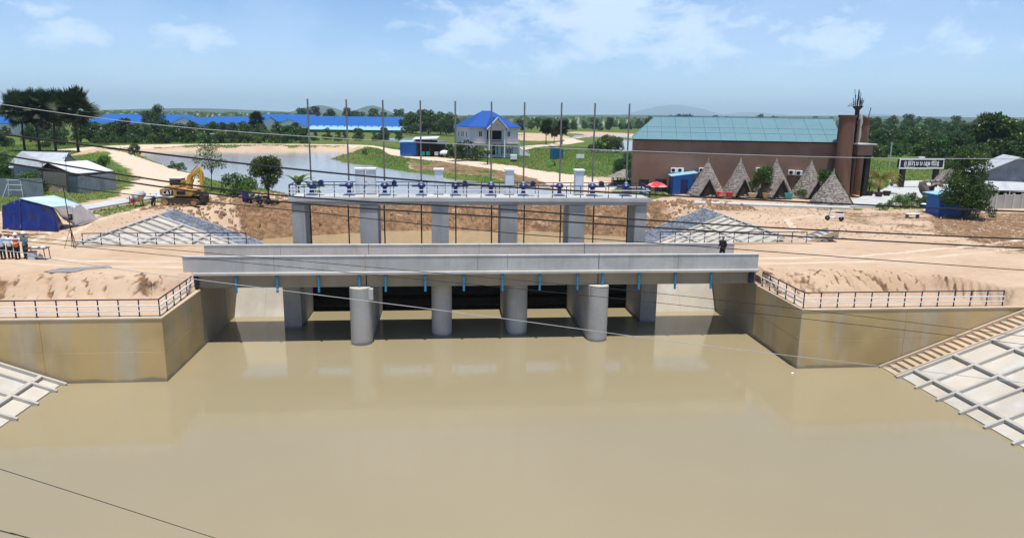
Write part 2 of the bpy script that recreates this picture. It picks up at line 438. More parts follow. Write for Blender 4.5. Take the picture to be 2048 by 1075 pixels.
POND = pxpoly([(278, 306), (300, 303), (420, 303), (500, 302.5), (640, 302.5), (690, 303), (700, 306), (682, 312), (664, 318), (690, 325),
               (740, 331), (800, 341), (860, 351), (930, 361), (1000, 367), (1080, 374), (1140, 380), (1160, 393), (1100, 403), (1000, 409),
               (900, 411), (800, 411), (700, 408), (620, 402), (575, 392), (510, 384), (450, 368), (405, 354), (370, 345), (330, 332), (295, 318)], 3.0)
POND_B = pxpoly([(1150, 306), (1268, 307), (1268, 281), (1243, 279), (1235, 290), (1200, 299)], 3.9)
POND_C = pxpoly([(1130, 281), (1180, 276), (1266, 278), (1266, 271.5), (1150, 271)], 3.9)
POND_D = pxpoly([(735, 280.5), (800, 281.5), (850, 279), (850, 276.5), (760, 276)], 3.9)
ROADS = [(pxpoly([(150, 300), (230, 293), (300, 290.5), (420, 289), (560, 289), (700, 290.5), (790, 295), (812, 303), (860, 309), (930, 316), (1000, 325), (1060, 335), (1120, 347), (1160, 362), (1182, 388)], 4.5), 4.2),
         (pxpoly([(170, 298), (230, 305), (270, 318), (310, 335), (335, 352), (332, 370), (320, 384)], 4.6), 4.2),
         (pxpoly([(1035, 298), (1060, 294), (1110, 290), (1150, 284), (1132, 279), (1160, 274), (1268, 271)], 4.4), 3.6)]
GRASS_NEAR = [pxpoly(q, 4.7) for q in (
    [(-400, 300), (150, 300), (190, 318), (240, 312), (262, 322), (300, 345), (325, 372), (170, 402), (100, 418), (-400, 440)],
    [(170, 418), (335, 392), (400, 388), (430, 396), (330, 402), (200, 434)],
    [(350, 345), (450, 352), (520, 380), (570, 392), (500, 396), (420, 385)],
    [(1190, 372), (1270, 376), (1345, 388), (1345, 394), (1290, 396), (1180, 392)],
    [(1745, 408), (1800, 400), (1880, 402), (1915, 418), (1760, 420)],
    [(1630, 413), (1725, 413), (1720, 421), (1625, 419)])]
DIG = [pxpoly(q, 4.3) for q in ([(480, 405), (600, 398), (1290, 402), (1360, 420), (1300, 470), (560, 472), (505, 487), (450, 450)],
                                [(1870, 430), (2300, 440), (2300, 520), (2048, 515), (1850, 470)],
                                [(818, 314), (900, 320), (1000, 331), (1120, 352), (1150, 374), (1060, 362), (980, 345), (880, 336), (820, 330)])]
RUTS = [[(-16.5, 46.3), (-24, 46.9), (-32, 50), (-42, 58)], [(-16.5, 47.9), (-24, 48.6), (-31, 52), (-40, 60)], [(21.2, 46.0), (30, 46.6), (40, 49.5), (60, 56)], [(21.2, 47.6), (30, 48.4), (39, 51.5), (58, 59)], [(-29, 56), (-31, 66), (-30.5, 76), (-36, 86)], [(-30.8, 56), (-32.8, 66), (-32.3, 76), (-38, 86)], [(31, 60), (34, 68), (45, 76), (58, 82)]]
XL, XR = -15.0, 20.6
PAVE_PX = {'concrete_path': [(160, 411), (335, 380), (338, 366), (352, 366), (350, 384), (330, 391), (170, 419)],
           'concrete_yard': [(1672, 411), (1742, 386), (1766, 378), (1792, 362), (1868, 360), (2010, 360), (2010, 392), (1890, 393), (1870, 398), (1800, 404), (1775, 413)],
           'concrete_walkway': [(1385, 401), (1700, 411.5), (1700, 415.5), (1385, 405)]}
PAVED = [pxpoly(q, 4.86) for q in PAVE_PX.values()]

def rills(X, Y):              # 1 in the middle of an erosion channel
    a = fbm(X * 1.35 + Y * .9, Y * .16 + 3, 3); b = fbm(X * .7 + Y * .5 + 50, Y * .12, 2)
    wv = np.sin(2 * np.pi * (X + .5 * Y + fbm(X * .35, Y * .12, 2) * 3.0) / .82); patch_ = np.clip(.62 + fbm(X * .22 + 30, Y * .2, 2) * 3, 0, 1)
    return np.clip(np.clip((wv - .35) / .55, 0, 1) * patch_ + .8 * np.clip(1 - np.abs(a) / .09, 0, 1) ** 1.4 * np.clip(.7 + fbm(X * .3, Y * .3 + 70, 2) * 2, 0, 1) + .5 * np.exp(-(b / .03) ** 2), 0, 1)

def heights(X, Y):
    z = np.full(X.shape, 4.7) + fbm(X * .35, Y * .35, 4) * .14
    mid = ss(-24, -13, X) * (1 - ss(20, 28, X))
    far = ss(78, 84, Y)
    z = z - far * mid * 1.0 - far * .15
    # dug, lumpy ground between the pool and the pond
    lump = ss(74, 80, Y) * (1 - ss(90, 96, Y)) * ss(-34, -24, X) * (1 - ss(26, 36, X))
    z += lump * (fbm(X * .9, Y * .9, 5) * .9 + .1)
    # right bank clods
    rb = ss(30, 40, X) * ss(48, 54, Y) * (1 - ss(66, 72, Y))
    z += rb * fbm(X * 1.3, Y * 1.3, 4) * .25
    # heaps beside the houses and far mounds
    for (a, b, zz, r, h) in ((205, 315, 4.7, 5.5, 2.2), (1060, 281, 4.4, 14, 2.2), (1110, 276, 4.4, 16, 2.6), (1240, 273, 4.4, 16, 2.4)):
        c = P(a, b, zz); z += h * np.exp(-(((X - c.x) / r) ** 2 + ((Y - c.y) / r) ** 2))
    # ponds
    for pts, lv in ((POND, 3.0), (POND_B, 3.9), (POND_C, 3.9), (POND_D, 3.9)):
        m_ = (X > pts[:, 0].min() - 30) & (X < pts[:, 0].max() + 30) & (Y > pts[:, 1].min() - 30) & (Y < pts[:, 1].max() + 30)
        d = np.full(X.shape, 99.0); d[m_] = sdf(X[m_], Y[m_], pts)
        d = d + fbm(X * .25, Y * .25, 3) * 3.0
        zb = lv + np.clip(d * .32, -1.5, 99)
        z = np.minimum(z, np.maximum(zb, lv - 1.5))
    # berm and earth slope behind the wing walls
    out_ = (X < XL - .3) | (X > XR + .3)
    rr = np.clip(X - 23, 0, 40)
    toe = np.where(X < 0, 42.5 + .12 * np.clip(X + 22, -3, 6), 40.7 + .15 * rr); crest = np.where(X < 0, 44.35, 44.0 - .12 * rr - 5.2 * ss(31, 35, X))
    toe = np.minimum(toe, crest - .6)
    rill = rills(X, Y) * -.34 * ss(-.3, .25, (Y - toe) / (crest - toe)) * (1 - ss(.9, 1.3, (Y - toe) / (crest - toe)))
    bz = 3.47 + (4.7 - 3.47) * ss(0, 1, (Y - toe) / (crest - toe)) + rill + fbm(X * .5, Y * .5) * .05
    near = (Y < 46.5) & out_
    z = np.where(near, np.minimum(z + .03, bz), z)
    # cut of the canal: between the walls, and the lined slopes up and down stream
    ins = (X > XL - .3) & (X < XR + .3) & (Y < 54.2)
    z = np.where(ins, -1.2, z)
    lined = np.maximum(np.maximum((-20.3 - X) / 2.6, (X - 25.75) / 2.6), -1.2) - .32
    z = np.where(Y < 38.6, np.minimum(lined, np.where(lined > 4.2, 4.62, lined)), z)
    ups = np.maximum(np.maximum(4.7 - (X + 26.9) / 2.5, 4.7 - (28.3 - X) / 2.5), -.8) - .30
    yend = 80.5 - ((X - 1) / 21) ** 2 * 6 + fbm(X * .4, Y * .4, 3) * 2.0
    endb = 1.2 + (Y - yend) * .62 + fbm(X * .8, Y * .8, 5) * 1.0 * ss(-2, 2, Y - yend)
    ups = np.where(Y > 74.0, np.maximum(ups + .3, endb), np.maximum(ups, np.where(np.abs(X) < 17, endb, -9)))
    inb = (Y >= 54.2) & (X > -27.4) & (X < 28.8) & (Y < 96)
    z = np.where(inb, np.minimum(z, ups), z)
    for q in PAVED:
        m_ = (X > q[:, 0].min() - 2) & (X < q[:, 0].max() + 2) & (Y > q[:, 1].min() - 2) & (Y < q[:, 1].max() + 2)
        if m_.any(): z[m_] = np.where(sdf(X[m_], Y[m_], q) < .9, np.minimum(z[m_], 4.66), z[m_])
    # rising land far behind
    z += ss(600, 5000, Y) * 6.0
    return z

def axis(parts):
    a = []
    for lo, hi, st in parts: a += list(np.arange(lo, hi, st))
    return a
def geo(lo, hi, s0, k):
    a = [lo]; s = s0
    while a[-1] < hi: a.append(a[-1] + s); s *= k
    return a
gx = axis([(-130, -42, 1.6), (-42, -30, .36), (-30, 36, .22), (36, 46, .36), (46, 130, 1.6)]); g2 = geo(130, 16000, 3, 1.18)
gx = sorted([-v for v in g2] + gx + g2 + [XL - .32, XL - .28, XR + .28, XR + .32])
gy = sorted(axis([(-60, 26, 4), (26, 38.9, .45), (38.9, 46.4, .2), (46.4, 100, .36), (100, 270, 1.4)]) + geo(270, 24000, 3, 1.13) + [38.58, 38.62, 54.18, 54.22])
GX, GY = np.meshgrid(np.array(gx), np.array(gy))
GZ = heights(GX, GY)
nx, ny = len(gx), len(gy)
idx = np.arange(nx * ny).reshape(ny, nx)
faces = np.stack([idx[:-1, :-1], idx[:-1, 1:], idx[1:, 1:], idx[1:, :-1]], -1).reshape(-1, 4)

# cover masks: r grass, g dug soil plus painted rill shade, b compacted pale earth
jx = GX + fbm(GX * .6, GY * .6, 3) * 2.2; jy = GY + fbm(GX * .6 + 40, GY * .6, 3) * 2.2
grass = ss(90, 96, jy) * 1.0
for q in GRASS_NEAR: grass = np.maximum(grass, 1 - ss(-.6, .6, sdf(jx, jy, q)))
grass = np.where((np.abs(GX - 1) < 24) & (GY < 92), np.minimum(grass, .15 * ss(80, 90, GY)), grass)
pale = np.zeros(GX.shape)
for pts, wd in ROADS: pale = np.maximum(pale, 1 - ss(wd * .75, wd * 1.25, segdist(jx, jy, pts)))
dp = sdf(GX, GY, POND)
shore = (1 - ss(2, 6, dp + fbm(GX * .3, GY * .3) * 9)) * ss(185, 200, GY) * .75      # bare far bank
spit = (1 - ss(6, 16, dp + fbm(GX * .25 + 9, GY * .25) * 16)) * ss(5, 20, GX) * ss(100, 110, GY) * .8
bare = np.maximum(pale, np.maximum(shore, spit))
bare = np.maximum(bare, (1 - ss(-1.5, 1.5, sdf(jx, jy, DIG[2]))) * np.clip(.75 + fbm(GX * .25, GY * .25) * 2.5, 0, 1))
for a, b, r in ((1060, 280, 18), (1110, 275, 20), (1240, 272, 18), (1050, 268, 14), (205, 315, 6.5), (1200, 267, 25)):
    c = P(a, b, 4.4); bare = np.maximum(bare, 1 - ss(r * .6, r * 1.1, np.hypot(jx - c.x, (jy - c.y) * .6)))
c1, c2 = P(1000, 300, 4.5), P(1270, 340, 4.5)
grass = np.clip(grass * (1 - bare), 0, 1)
for q in PAVED: grass = grass * ss(-.2, .8, sdf(GX, GY, q))
dig_shade = np.zeros(GX.shape)
for q in DIG: dig_shade = np.maximum(dig_shade, (1 - ss(-1.5, 1.5, sdf(jx, jy, q))) * .9)
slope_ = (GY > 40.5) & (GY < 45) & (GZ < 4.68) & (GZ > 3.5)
dig_shade = np.maximum(dig_shade, np.where(slope_, np.clip(rills(GX, GY) * 1.5, 0, 1) * .70, 0))  # rill troughs darkened: crease shade painted in together with damp soil
dig_shade = dig_shade * np.clip(.92 + fbm(GX * .35, GY * .9, 4) * 1.0, 0, 1)
rbk = ss(34, 42, GX) * ss(46, 52, GY) * (1 - ss(72, 80, GY))
dig_shade = np.clip(np.maximum(dig_shade, rbk * (.40 + fbm(GX * .3, GY * .6) * 1.2)), 0, 1)
oliv = ss(28, 34, GX) * ss(66, 70, GY) * (1 - ss(84, 92, GY)) * .45
grass = np.maximum(grass, oliv * np.clip(.6 + fbm(GX * .5, GY * .5) * 2, 0, 1) * (GX > 24))
for q in RUTS: pale = np.maximum(pale, (1 - ss(.18, .5, segdist(GX + fbm(GX * .3, GY * .3, 2) * .8, GY + fbm(GX * .3 + 9, GY * .3, 2) * .8, np.array(q)))) * .62)
mask = np.stack([grass, dig_shade, np.maximum(pale, 0), np.ones(GX.shape)], -1).reshape(-1, 4).astype(np.float32)

mt, t, bs = newmat('ground_earth_and_grass'); bs.inputs['Roughness'].default_value = .95; bs.inputs['Specular IOR Level'].default_value = .15
am = t.nodes.new('ShaderNodeAttribute'); am.attribute_name = 'mask'
sx = t.nodes.new('ShaderNodeSeparateColor'); t.links.new(am.outputs['Color'], sx.inputs[0])
n1 = nz(t, .18, 6, .6); n2 = nz(t, 1.3, 7, .65); n3 = nz(t, 9, 6, .7); n4 = nz(t, .035, 5, .6)
dirt = mixrgb(t, rng_(t, n1, .35, .65), (.50, .366, .252), (.44, .306, .20))
dirt = mixrgb(t, rng_(t, n2, .45, .75, 0, .5), dirt, (.56, .435, .32))
dirt = mixrgb(t, rng_(t, n3, .5, .75, 0, .35), dirt, (.33, .225, .145))
ntr = nz(t, 2.2, 6, .6, (.22, 1.0, 1.0)); dirt = mixrgb(t, rng_(t, ntr, .54, .70, 0, .38), dirt, (.33, .22, .135))
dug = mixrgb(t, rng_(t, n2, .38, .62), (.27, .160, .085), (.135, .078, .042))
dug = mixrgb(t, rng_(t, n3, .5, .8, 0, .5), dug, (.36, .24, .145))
palec = mixrgb(t, rng_(t, n2, .4, .7), (.60, .48, .36), (.52, .40, .285))
gr = mixrgb(t, rng_(t, n1, .36, .62), (.060, .112, .018), (.100, .145, .028))
gr = mixrgb(t, rng_(t, n4, .44, .60, 0, .75), gr, (.130, .140, .036))
gr = mixrgb(t, rng_(t, n2, .48, .72, 0, .6), gr, (.045, .085, .016))
gr = mixrgb(t, rng_(t, n3, .6, .8, 0, .3), gr, (.20, .17, .08))
def sharp(src, nn):           # let the noise break up the border of a cover
    a = t.nodes.new('ShaderNodeMath'); a.operation = 'MULTIPLY_ADD'; t.links.new(nn, a.inputs[0]); a.inputs[1].default_value = .9; t.links.new(src, a.inputs[2])
    return rng_(t, a.outputs[0], .82, 1.12)
c_ = mixrgb(t, sharp(sx.outputs[1], n2), dirt, dug)  # dug tone also carries the painted rill shade
c_ = mixrgb(t, sharp(sx.outputs[2], n1), c_, palec)
c_ = mixrgb(t, sharp(sx.outputs[0], n2), c_, gr)
t.links.new(c_, bs.inputs['Base Color'])
b1 = bump(t, bs, n2, .6, .10); bump(t, bs, n3, .5, .03, b1)
M['ground'] = mt
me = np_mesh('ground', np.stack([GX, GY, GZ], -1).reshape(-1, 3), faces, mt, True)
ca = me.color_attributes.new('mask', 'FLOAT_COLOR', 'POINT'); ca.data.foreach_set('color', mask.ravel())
ground = tag(link('ground', me), kind='structure')

def gz(x, y):                 # ground level under a point
    return float(heights(np.array([[float(x)]]), np.array([[float(y)]]))[0, 0])
def G(px, py, z=4.7):         # photo point on the ground, two refinements
    for _ in range(3):
        p = P(px, py, z); z = gz(p.x, p.y)
    return Vector((p.x, p.y, z))

def hit(px, py):              # first ground point on the line of sight
    d = ray(px, py).normalized(); ts = np.arange(25, 420, .25)
    X = d.x * ts; Y = d.y * ts; Z = H + d.z * ts; g = heights(X[None], Y[None])[0]
    k = int(np.argmax(Z < g)); return Vector((X[k], Y[k], g[k]))

# ------------------------------------------------------------------ water
def water(name, c, c2, rough, pts, z, scale, strength, spec=.5, dist=.02, stretch=None):
    mt, t, bs = newmat(name + '_surface'); bs.inputs['Roughness'].default_value = rough; bs.inputs['IOR'].default_value = 1.33
    bs.inputs['Specular IOR Level'].default_value = spec
    t.links.new(mixrgb(t, rng_(t, nz(t, .06, 4, .55), .35, .65), c, c2), bs.inputs['Base Color'])
    na = nz(t, scale, 4, .6, stretch); b_ = bump(t, bs, na, strength, dist)
    bump(t, bs, nz(t, scale * .22, 3, .5), strength, dist * 3, b_)
    me = bpy.data.meshes.new(name); me.from_pydata([(a, b, z) for a, b in pts], [], [tuple(range(len(pts)))]); me.materials.append(mt)
    return tag(link(name, me), kind='structure')
def grow(pts, d):
    c = pts.mean(0); v = pts - c; l = np.hypot(v[:, 0], v[:, 1])[:, None]; return c + v * (1 + d / l)
water('canal_water', (.285, .236, .138), (.305, .252, .150), .06, [(-26, -60), (32, -60), (32, 53), (-26, 53)], 0.0, 2.6, .20, .95)
water('pool_water', (.36, .27, .155), (.38, .285, .165), .06, [(-22, 53.0), (23, 53.0), (23, 84), (-22, 84)], 1.5, 2.2, .12, .5)
water('pond_water', (.30, .295, .285), (.33, .32, .305), .16, grow(POND, 3.5), 3.0, 1.2, .25, .5, .03)
water('pond_water', (.30, .295, .285), (.33, .32, .305), .16, grow(POND_B, 4), 3.9, 1.2, .25, .5, .03)
water('pond_water', (.30, .295, .285), (.33, .32, .305), .16, grow(POND_C, 4), 3.9, 1.2, .25, .5, .03)
water('pond_water', (.30, .295, .285), (.33, .32, .305), .16, grow(POND_D, 4), 3.9, 1.2, .25, .5, .03)

# ------------------------------------------------------------------ paved strips
def sheet(name, px, z, mat, thick=.10, lab=None):
    pts = [P(a, b, z) for a, b in px]
    mb = MB().prism([(p.x, p.y, z - thick) for p in pts], (0, 0, thick))
    return tag(mb.build(name, mat), kind='structure')
for nm_, q in PAVE_PX.items(): sheet(nm_, q, 4.86, M['conc_light'], .4)

pm_ = [hit(a, b) for a, b in ((88, 544), (120, 538), (165, 536), (215, 532), (224, 536), (170, 541), (150, 546), (100, 549))]
tag(MB().prism([(p.x, p.y, 4.70) for p in pm_], (0, 0, .045)).build('mud_patch', M['mud']), kind='structure')
# far hills
def hill(name, px0, px1, pytop, Y, prof, mat):
    n = 60; hzl = []
    rows = 9; v = []; f = []
    for j in range(rows):
        s = j / (rows - 1)
        for i in range(n + 1):
            u = i / n; px = px0 + (px1 - px0) * u
            p = at(px, 238, Y); base = 2.0
            d = ray(px, pytop); topz = H + d.z * (Y / d.y)
            h = max(0, prof(u)) * (topz - base)
            h *= (1 + .10 * float(fbm(np.array([u * 30.0]), np.array([s * 6.0 + px0]), 4)[0]))
            k = 1 - (2 * s - 1) ** 2 if True else s
            v.append((p.x, Y + (s - .5) * abs(at(px1, 238, Y).x - at(px0, 238, Y).x) * .5, base + h * k))
    for j in range(rows - 1):
        for i in range(n): a = j * (n + 1) + i; f.append((a, a + 1, a + n + 2, a + n + 1))
    me = bpy.data.meshes.new(name); me.from_pydata(v, [], f); me.materials.append(mat)
    me.polygons.foreach_set('use_smooth', [True] * len(f))
    return tag(link(name, me), kind='structure')
M['hill'] = simple('wooded_hill', (.035, .06, .025), (.022, .042, .018), .004, .95, detail=8)
bumpf = lambda c, w_, h_: (lambda u: h_ * math.exp(-((u - c) / w_) ** 2))
A1, A2, A3 = bumpf(.40, .13, 1), bumpf(.66, .10, .98), bumpf(.5, .30, .5)
hill('hill', 480, 880, 210, 7000, lambda u: max(A1(u), A2(u), A3(u)) - .03, M['hill'])
hill('hill', -900, 560, 217, 6500, lambda u: .55 + .3 * math.sin(u * 9) * u + .2 * math.sin(u * 23), M['hill'])
hill('hill', 700, 2900, 228, 6000, lambda u: .85 * min(1, 6 * u) * (1 - .3 * u) + .05 * math.sin(u * 31), M['hill'])
hill('hill', 1180, 1640, 208, 24000, lambda u: max(bumpf(.36, .20, 1)(u), bumpf(.70, .22, .55)(u)) - .06, M['hill'])
hill('hill', 1600, 1900, 228, 20000, lambda u: math.sin(u * 3.14) ** 1.3, M['hill'])
# ------------------------------------------------------------------ road bridge
BX0, BX1, BY0, BY1 = -15.95, 20.62, 44.65, 48.95
br = thing('road_bridge', 'long grey concrete road bridge with solid parapets spanning the brown canal', 'bridge', (2.3, 46.8, 4.7))
MB().box((BX0, BY0 - .02, 4.42), (BX1, BY1 + .02, 4.68)).build('deck_slab', M['conc_dusty'], br, bevel=.02)
for a, b in ((BX0 + .05, -4.95), (-4.89, 9.91), (9.97, BX1 - .05)):
    for yy in (BY0 + .10, 46.5, 48.1):
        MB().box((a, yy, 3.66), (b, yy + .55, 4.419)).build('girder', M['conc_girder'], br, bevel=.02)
for yf, joints in ((BY0, [(-10.52, .012), (-4.92, .035), (2.1, .012), (4.0, .012), (9.93, .035), (15.2, .012)]), (BY1 - .24, [(-11, .012), (-5.14, .035), (2.4, .012), (9.77, .035), (15.4, .012)])):
    xs = [(BX0, 0)] + joints + [(BX1, 0)]
    for (a, ga), (b, gb) in zip(xs[:-1], xs[1:]):
        p = MB().box((a + ga / 2, yf, 4.681), (b - gb / 2, yf + .24, 5.60)).build('parapet_panel', M['conc'], br, bevel=.015)
        MB().box((a + ga / 2, yf - .03, 5.602), (b - gb / 2, yf + .27, 5.67)).build('capping', M['conc_light'], p, bevel=.012)
MB().box((BX0, BY0 - .20, 4.50), (BX1, BY0 - .022, 4.66)).build('edge_lip', M['conc_light'], br, bevel=.02)
MB().box((BX0, BY1 + .022, 4.50), (BX1, BY1 + .20, 4.66)).build('edge_lip', M['conc_light'], br, bevel=.02)
for x in (-4.92, 9.93):
    MB().box((x - .02, BY0 + .2, 3.9), (x + .02, BY1 - .2, 4.60)).build('expansion_joint', M['joint'], br)
pipe = MB().tube([(0, 0, 0), (0, 0, -.95), (0, -.03, -1.12)], .075, 10).mesh('drain_pipe', M['pvc'], True)
for x in (-12.84, -10.36, -7.83, -5.33, -3.7, -1.22, 1.22, 3.69, 6.09, 8.55, 10.18, 12.61, 15.03, 17.45):
    o = link('drain_pipe', pipe, br); o.location = (x, BY0 - .10, 4.5)
for x in (-15.25, 20.2):
    MB().box((x - .16, BY0 - .14, 3.75), (x + .16, BY0 + .08, 4.49)).build('end_bracket', M['navy'], br, bevel=.02)

# ------------------------------------------------------------------ wing walls and abutments
def wing(label, s, xin, xout):
    """s = +1 right bank, -1 left bank; xin inner face of the side wall"""
    t_ = thing('wing_wall', label, 'retaining wall', (xin, 38.35, 0))
    xa = xin + s * .6
    lo, hi = sorted((xin + s * .0, xout)); 
    nb_ = max(1, round((hi - lo) / 6.2))
    for i in range(nb_):
        xa_, xb_ = lo + (hi - lo) * i / nb_ + .004, lo + (hi - lo) * (i + 1) / nb_ - .004
        MB().box((xa_, 38.35, -1.2), (xb_, 38.95, 1.716)).build('wall_panel', M['conc_wall'], t_, bevel=.008)
        MB().box((xa_, 38.352 + random.uniform(0, .008), 1.724), (xb_, 38.95, 3.50)).build('wall_panel', M['conc_wall'], t_, bevel=.008)
    lo, hi = sorted((xin, xa)); MB().box((lo, 38.952, -1.2), (hi, 44.55, 1.716)).build('side_wall', M['conc_wall'], t_, bevel=.008); MB().box((lo + .003, 38.952, 1.724), (hi - .003, 44.55, 3.50)).build('side_wall', M['conc_wall'], t_, bevel=.008)
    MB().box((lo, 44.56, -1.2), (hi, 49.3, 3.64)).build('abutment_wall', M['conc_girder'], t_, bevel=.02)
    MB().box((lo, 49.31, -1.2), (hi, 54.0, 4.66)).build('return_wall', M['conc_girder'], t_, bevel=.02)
    l2, h2 = sorted((xin - s * .02, xout)); MB().box((l2, 38.32, 3.502), (h2, 38.99, 3.60)).build('coping', M['conc_dusty'], t_, bevel=.02)
    l2, h2 = sorted((xin - s * .02, xa + s * .03)); MB().box((l2, 38.992, 3.502), (h2, 44.55, 3.60)).build('coping', M['conc_dusty'], t_, bevel=.02)
    l2, h2 = sorted((xin + s * .62, xin + s * 1.6)); MB().box((l2, BY0, 3.2), (h2, BY1, 4.41)).build('bearing_block', M['conc_dusty'], t_)
    return t_
wing('tall ochre stained concrete wing wall on the left bank, ending at the grid slope', -1, XL, -46)
wing('tall brown stained concrete wing wall on the right bank, beside the stairs', 1, XR, 40)

# infill slopes between abutment and gate walls
for lab, x0, x1 in (('pale sloping concrete apron under the left end of the bridge', XL + .003, -10.85), ('pale sloping concrete apron under the right end of the bridge', 15.05, XR - .003)):
    t_ = thing('concrete_apron', lab, 'concrete slope', ((x0 + x1) / 2, 51, 0))
    n = 2
    for i in range(n):
        a = x0 + (x1 - x0) * i / n + (.008 if i else 0); b = x0 + (x1 - x0) * (i + 1) / n
        MB().hexa([(a, 50.9, -.4), (b, 50.9, -.4), (b, 54.3, -.4), (a, 54.3, -.4), (a, 51.15, -.02), (b, 51.15, -.02), (b, 53.9, 4.60), (a, 53.9, 4.60)]).build('slab', M['conc_pale'], t_)

# ------------------------------------------------------------------ piers
PX = [-10.25, -5.3, -.2, 4.85, 9.95, 14.45]; PW = [1.15, 1.36, 1.34, 1.34, 1.36, 1.15]; PN = [48.0, 44.0, 45.65, 45.65, 44.0, 48.3]
plab = ['square-ended outer concrete pier, farthest left under the bridge', 'round-nosed grey pier standing proud of the bridge face, second from left', 'round-nosed grey pier under the bridge, third from left',
        'round-nosed grey pier under the bridge, fourth from left', 'round-nosed grey pier standing proud of the bridge face, fifth from left', 'square-ended outer concrete pier, farthest right under the bridge']
for i, (x, w_, y0) in enumerate(zip(PX, PW, PN)):
    t_ = thing('bridge_pier', plab[i], 'pier', (x, y0, 0), 'piers under the bridge and gates')
    r = w_ / 2; pts = []
    if i in (0, 5): pts = [(x - r, y0), (x + r, y0)]
    else: pts = [(x - r * math.cos(a), y0 + r - r * math.sin(a)) for a in np.linspace(0, math.pi, 17)]
    ys = 52.38; pts = pts + [(x + r, ys), (x - r, ys)]
    MB().prism([(a, b, -1.2) for a, b in pts], (0, 0, 4.84)).build('shaft', M['conc_pier'], t_, smooth=True)
    if i in (1, 4):
        cap = [(x - (r - .02) * math.cos(a), y0 + r - (r - .02) * math.sin(a)) for a in np.linspace(0, math.pi, 17)] + [(x + r - .02, y0 + 1.0), (x - r + .02, y0 + 1.0)]
        MB().prism([(a, b, 3.642) for a, b in cap], (0, 0, .05)).build('bearing_shelf', M['conc_pale'], t_)
        sx_ = 1 if i == 1 else -1
        MB().box((x + sx_ * (r - .12) - .1, y0 + .28, 2.9), (x + sx_ * (r - .12) + .16 * sx_ + .1, y0 + .6, 3.62)).build('side_bracket', M['conc_light'], t_, bevel=.02)
    MB().box((x - r - .003, 52.385, -1.2), (x + r + .003, 57.0, 4.2)).build('gate_wall', M['conc_pier'], t_)

# ------------------------------------------------------------------ sluice gates
ordn = ['first', 'second', 'third', 'fourth', 'fifth', 'sixth', 'seventh', 'eighth', 'ninth', 'tenth']
for i in range(5):
    a, b = PX[i] + PW[i] / 2 + .03, PX[i + 1] - PW[i + 1] / 2 - .03
    t_ = thing('sluice_gate', 'black steel sluice gate closing the %s bay from the left' % ordn[i], 'sluice gate', ((a + b) / 2, 52.7, -1), 'sluice gates between the piers')
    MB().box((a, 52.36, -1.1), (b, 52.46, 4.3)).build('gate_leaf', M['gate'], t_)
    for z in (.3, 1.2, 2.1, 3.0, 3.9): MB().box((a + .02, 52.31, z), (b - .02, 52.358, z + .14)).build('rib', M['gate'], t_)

# ------------------------------------------------------------------ gate platform
gp = thing('gate_platform', 'raised concrete hoist platform on six columns behind the bridge', 'gate platform', (2.1, 53.7, 4.9))
PY0, PY1 = 52.35, 55.2
MB().box((-11.12, PY0, 8.14), (15.45, PY1, 8.46)).build('deck_slab', M['conc_light'], gp, bevel=.03)
MB().box((-10.9, PY0 + .35, 7.86), (15.25, PY1 - .35, 8.138)).build('under_beam', M['conc'], gp, bevel=.02)
CX = [(-10.92, -9.98), (-6.1, -4.8), (-.92, .33), (4.15, 5.43), (9.25, 10.49), (14.3, 15.18)]
for a, b in CX: MB().box((a, 52.5, 4.202), (b, 54.9, 7.858)).build('column', M['conc_pier'], gp, bevel=.03)

RX = [-9.67, -6.95, -4.36, -1.67, .86, 3.51, 5.95, 8.7, 11.21, 13.82]; RY = 53.75
def hoist(i, x):
    t_ = thing('gate_hoist', 'blue gate hoist with tall grey stem, %s from left on platform' % ordn[i], 'gate hoist', (x, RY, 8.46), 'gate hoists along the platform')
    MB().box((x - .42, RY - .36, 8.462), (x + .42, RY + .36, 8.52)).build('base_plate', M['blue'], t_, bevel=.01)
    MB().lathe([(.26, 8.521), (.24, 8.60), (.15, 8.72), (.15, 9.0), (.22, 9.05)], 12, (x, RY, 0)).build('pedestal', M['blue'], t_, True)
    g = MB().lathe([(.20, 9.051), (.29, 9.10), (.31, 9.26), (.23, 9.36), (.12, 9.40)], 14, (x, RY, 0)).build('gearbox', M['blue'], t_, True)
    MB().tube([(x, RY, 9.40), (x, RY, 9.52)], .10, 10).build('collar', M['white'], g, True)
    MB().tube([(x, RY, 9.40), (x, RY, 15.33)], .062, 10).build('stem', M['steel'], t_, True)
    MB().tube([(x, RY - .9, 8.13), (x, RY - .9, 4.2)], .05, 8).build('gate_rod', M['black'], t_, True)
    if i % 2 == 0:
        MB().tube([(x + .30, RY, 9.2), (x + .95, RY, 9.2)], .10, 10).build('shaft_housing', M['blue'], t_, True)
        mo = MB().tube([(x + .70, RY - .24, 9.40), (x + .70, RY + .24, 9.40)], .185, 14).build('motor', M['blue'], t_, True)
        MB().tube([(x + .70, RY - .29, 9.40), (x + .70, RY - .241, 9.40)], .15, 14).build('hand_wheel', M['navy'], mo, True)
        MB().tube([(x + .951, RY, 9.2), (x + 1.45, RY, 9.2)], .035, 8).build('drive_shaft', M['navy'], t_, True)
    else:
        MB().tube([(x - .70, RY, 9.2), (x - .30, RY, 9.2)], .10, 10).build('shaft_housing', M['blue'], t_, True)
        MB().tube([(x - 1.25, RY, 9.2), (x - .701, RY, 9.2)], .035, 8).build('drive_shaft', M['navy'], t_, True)
for i, x in enumerate(RX): hoist(i, x)

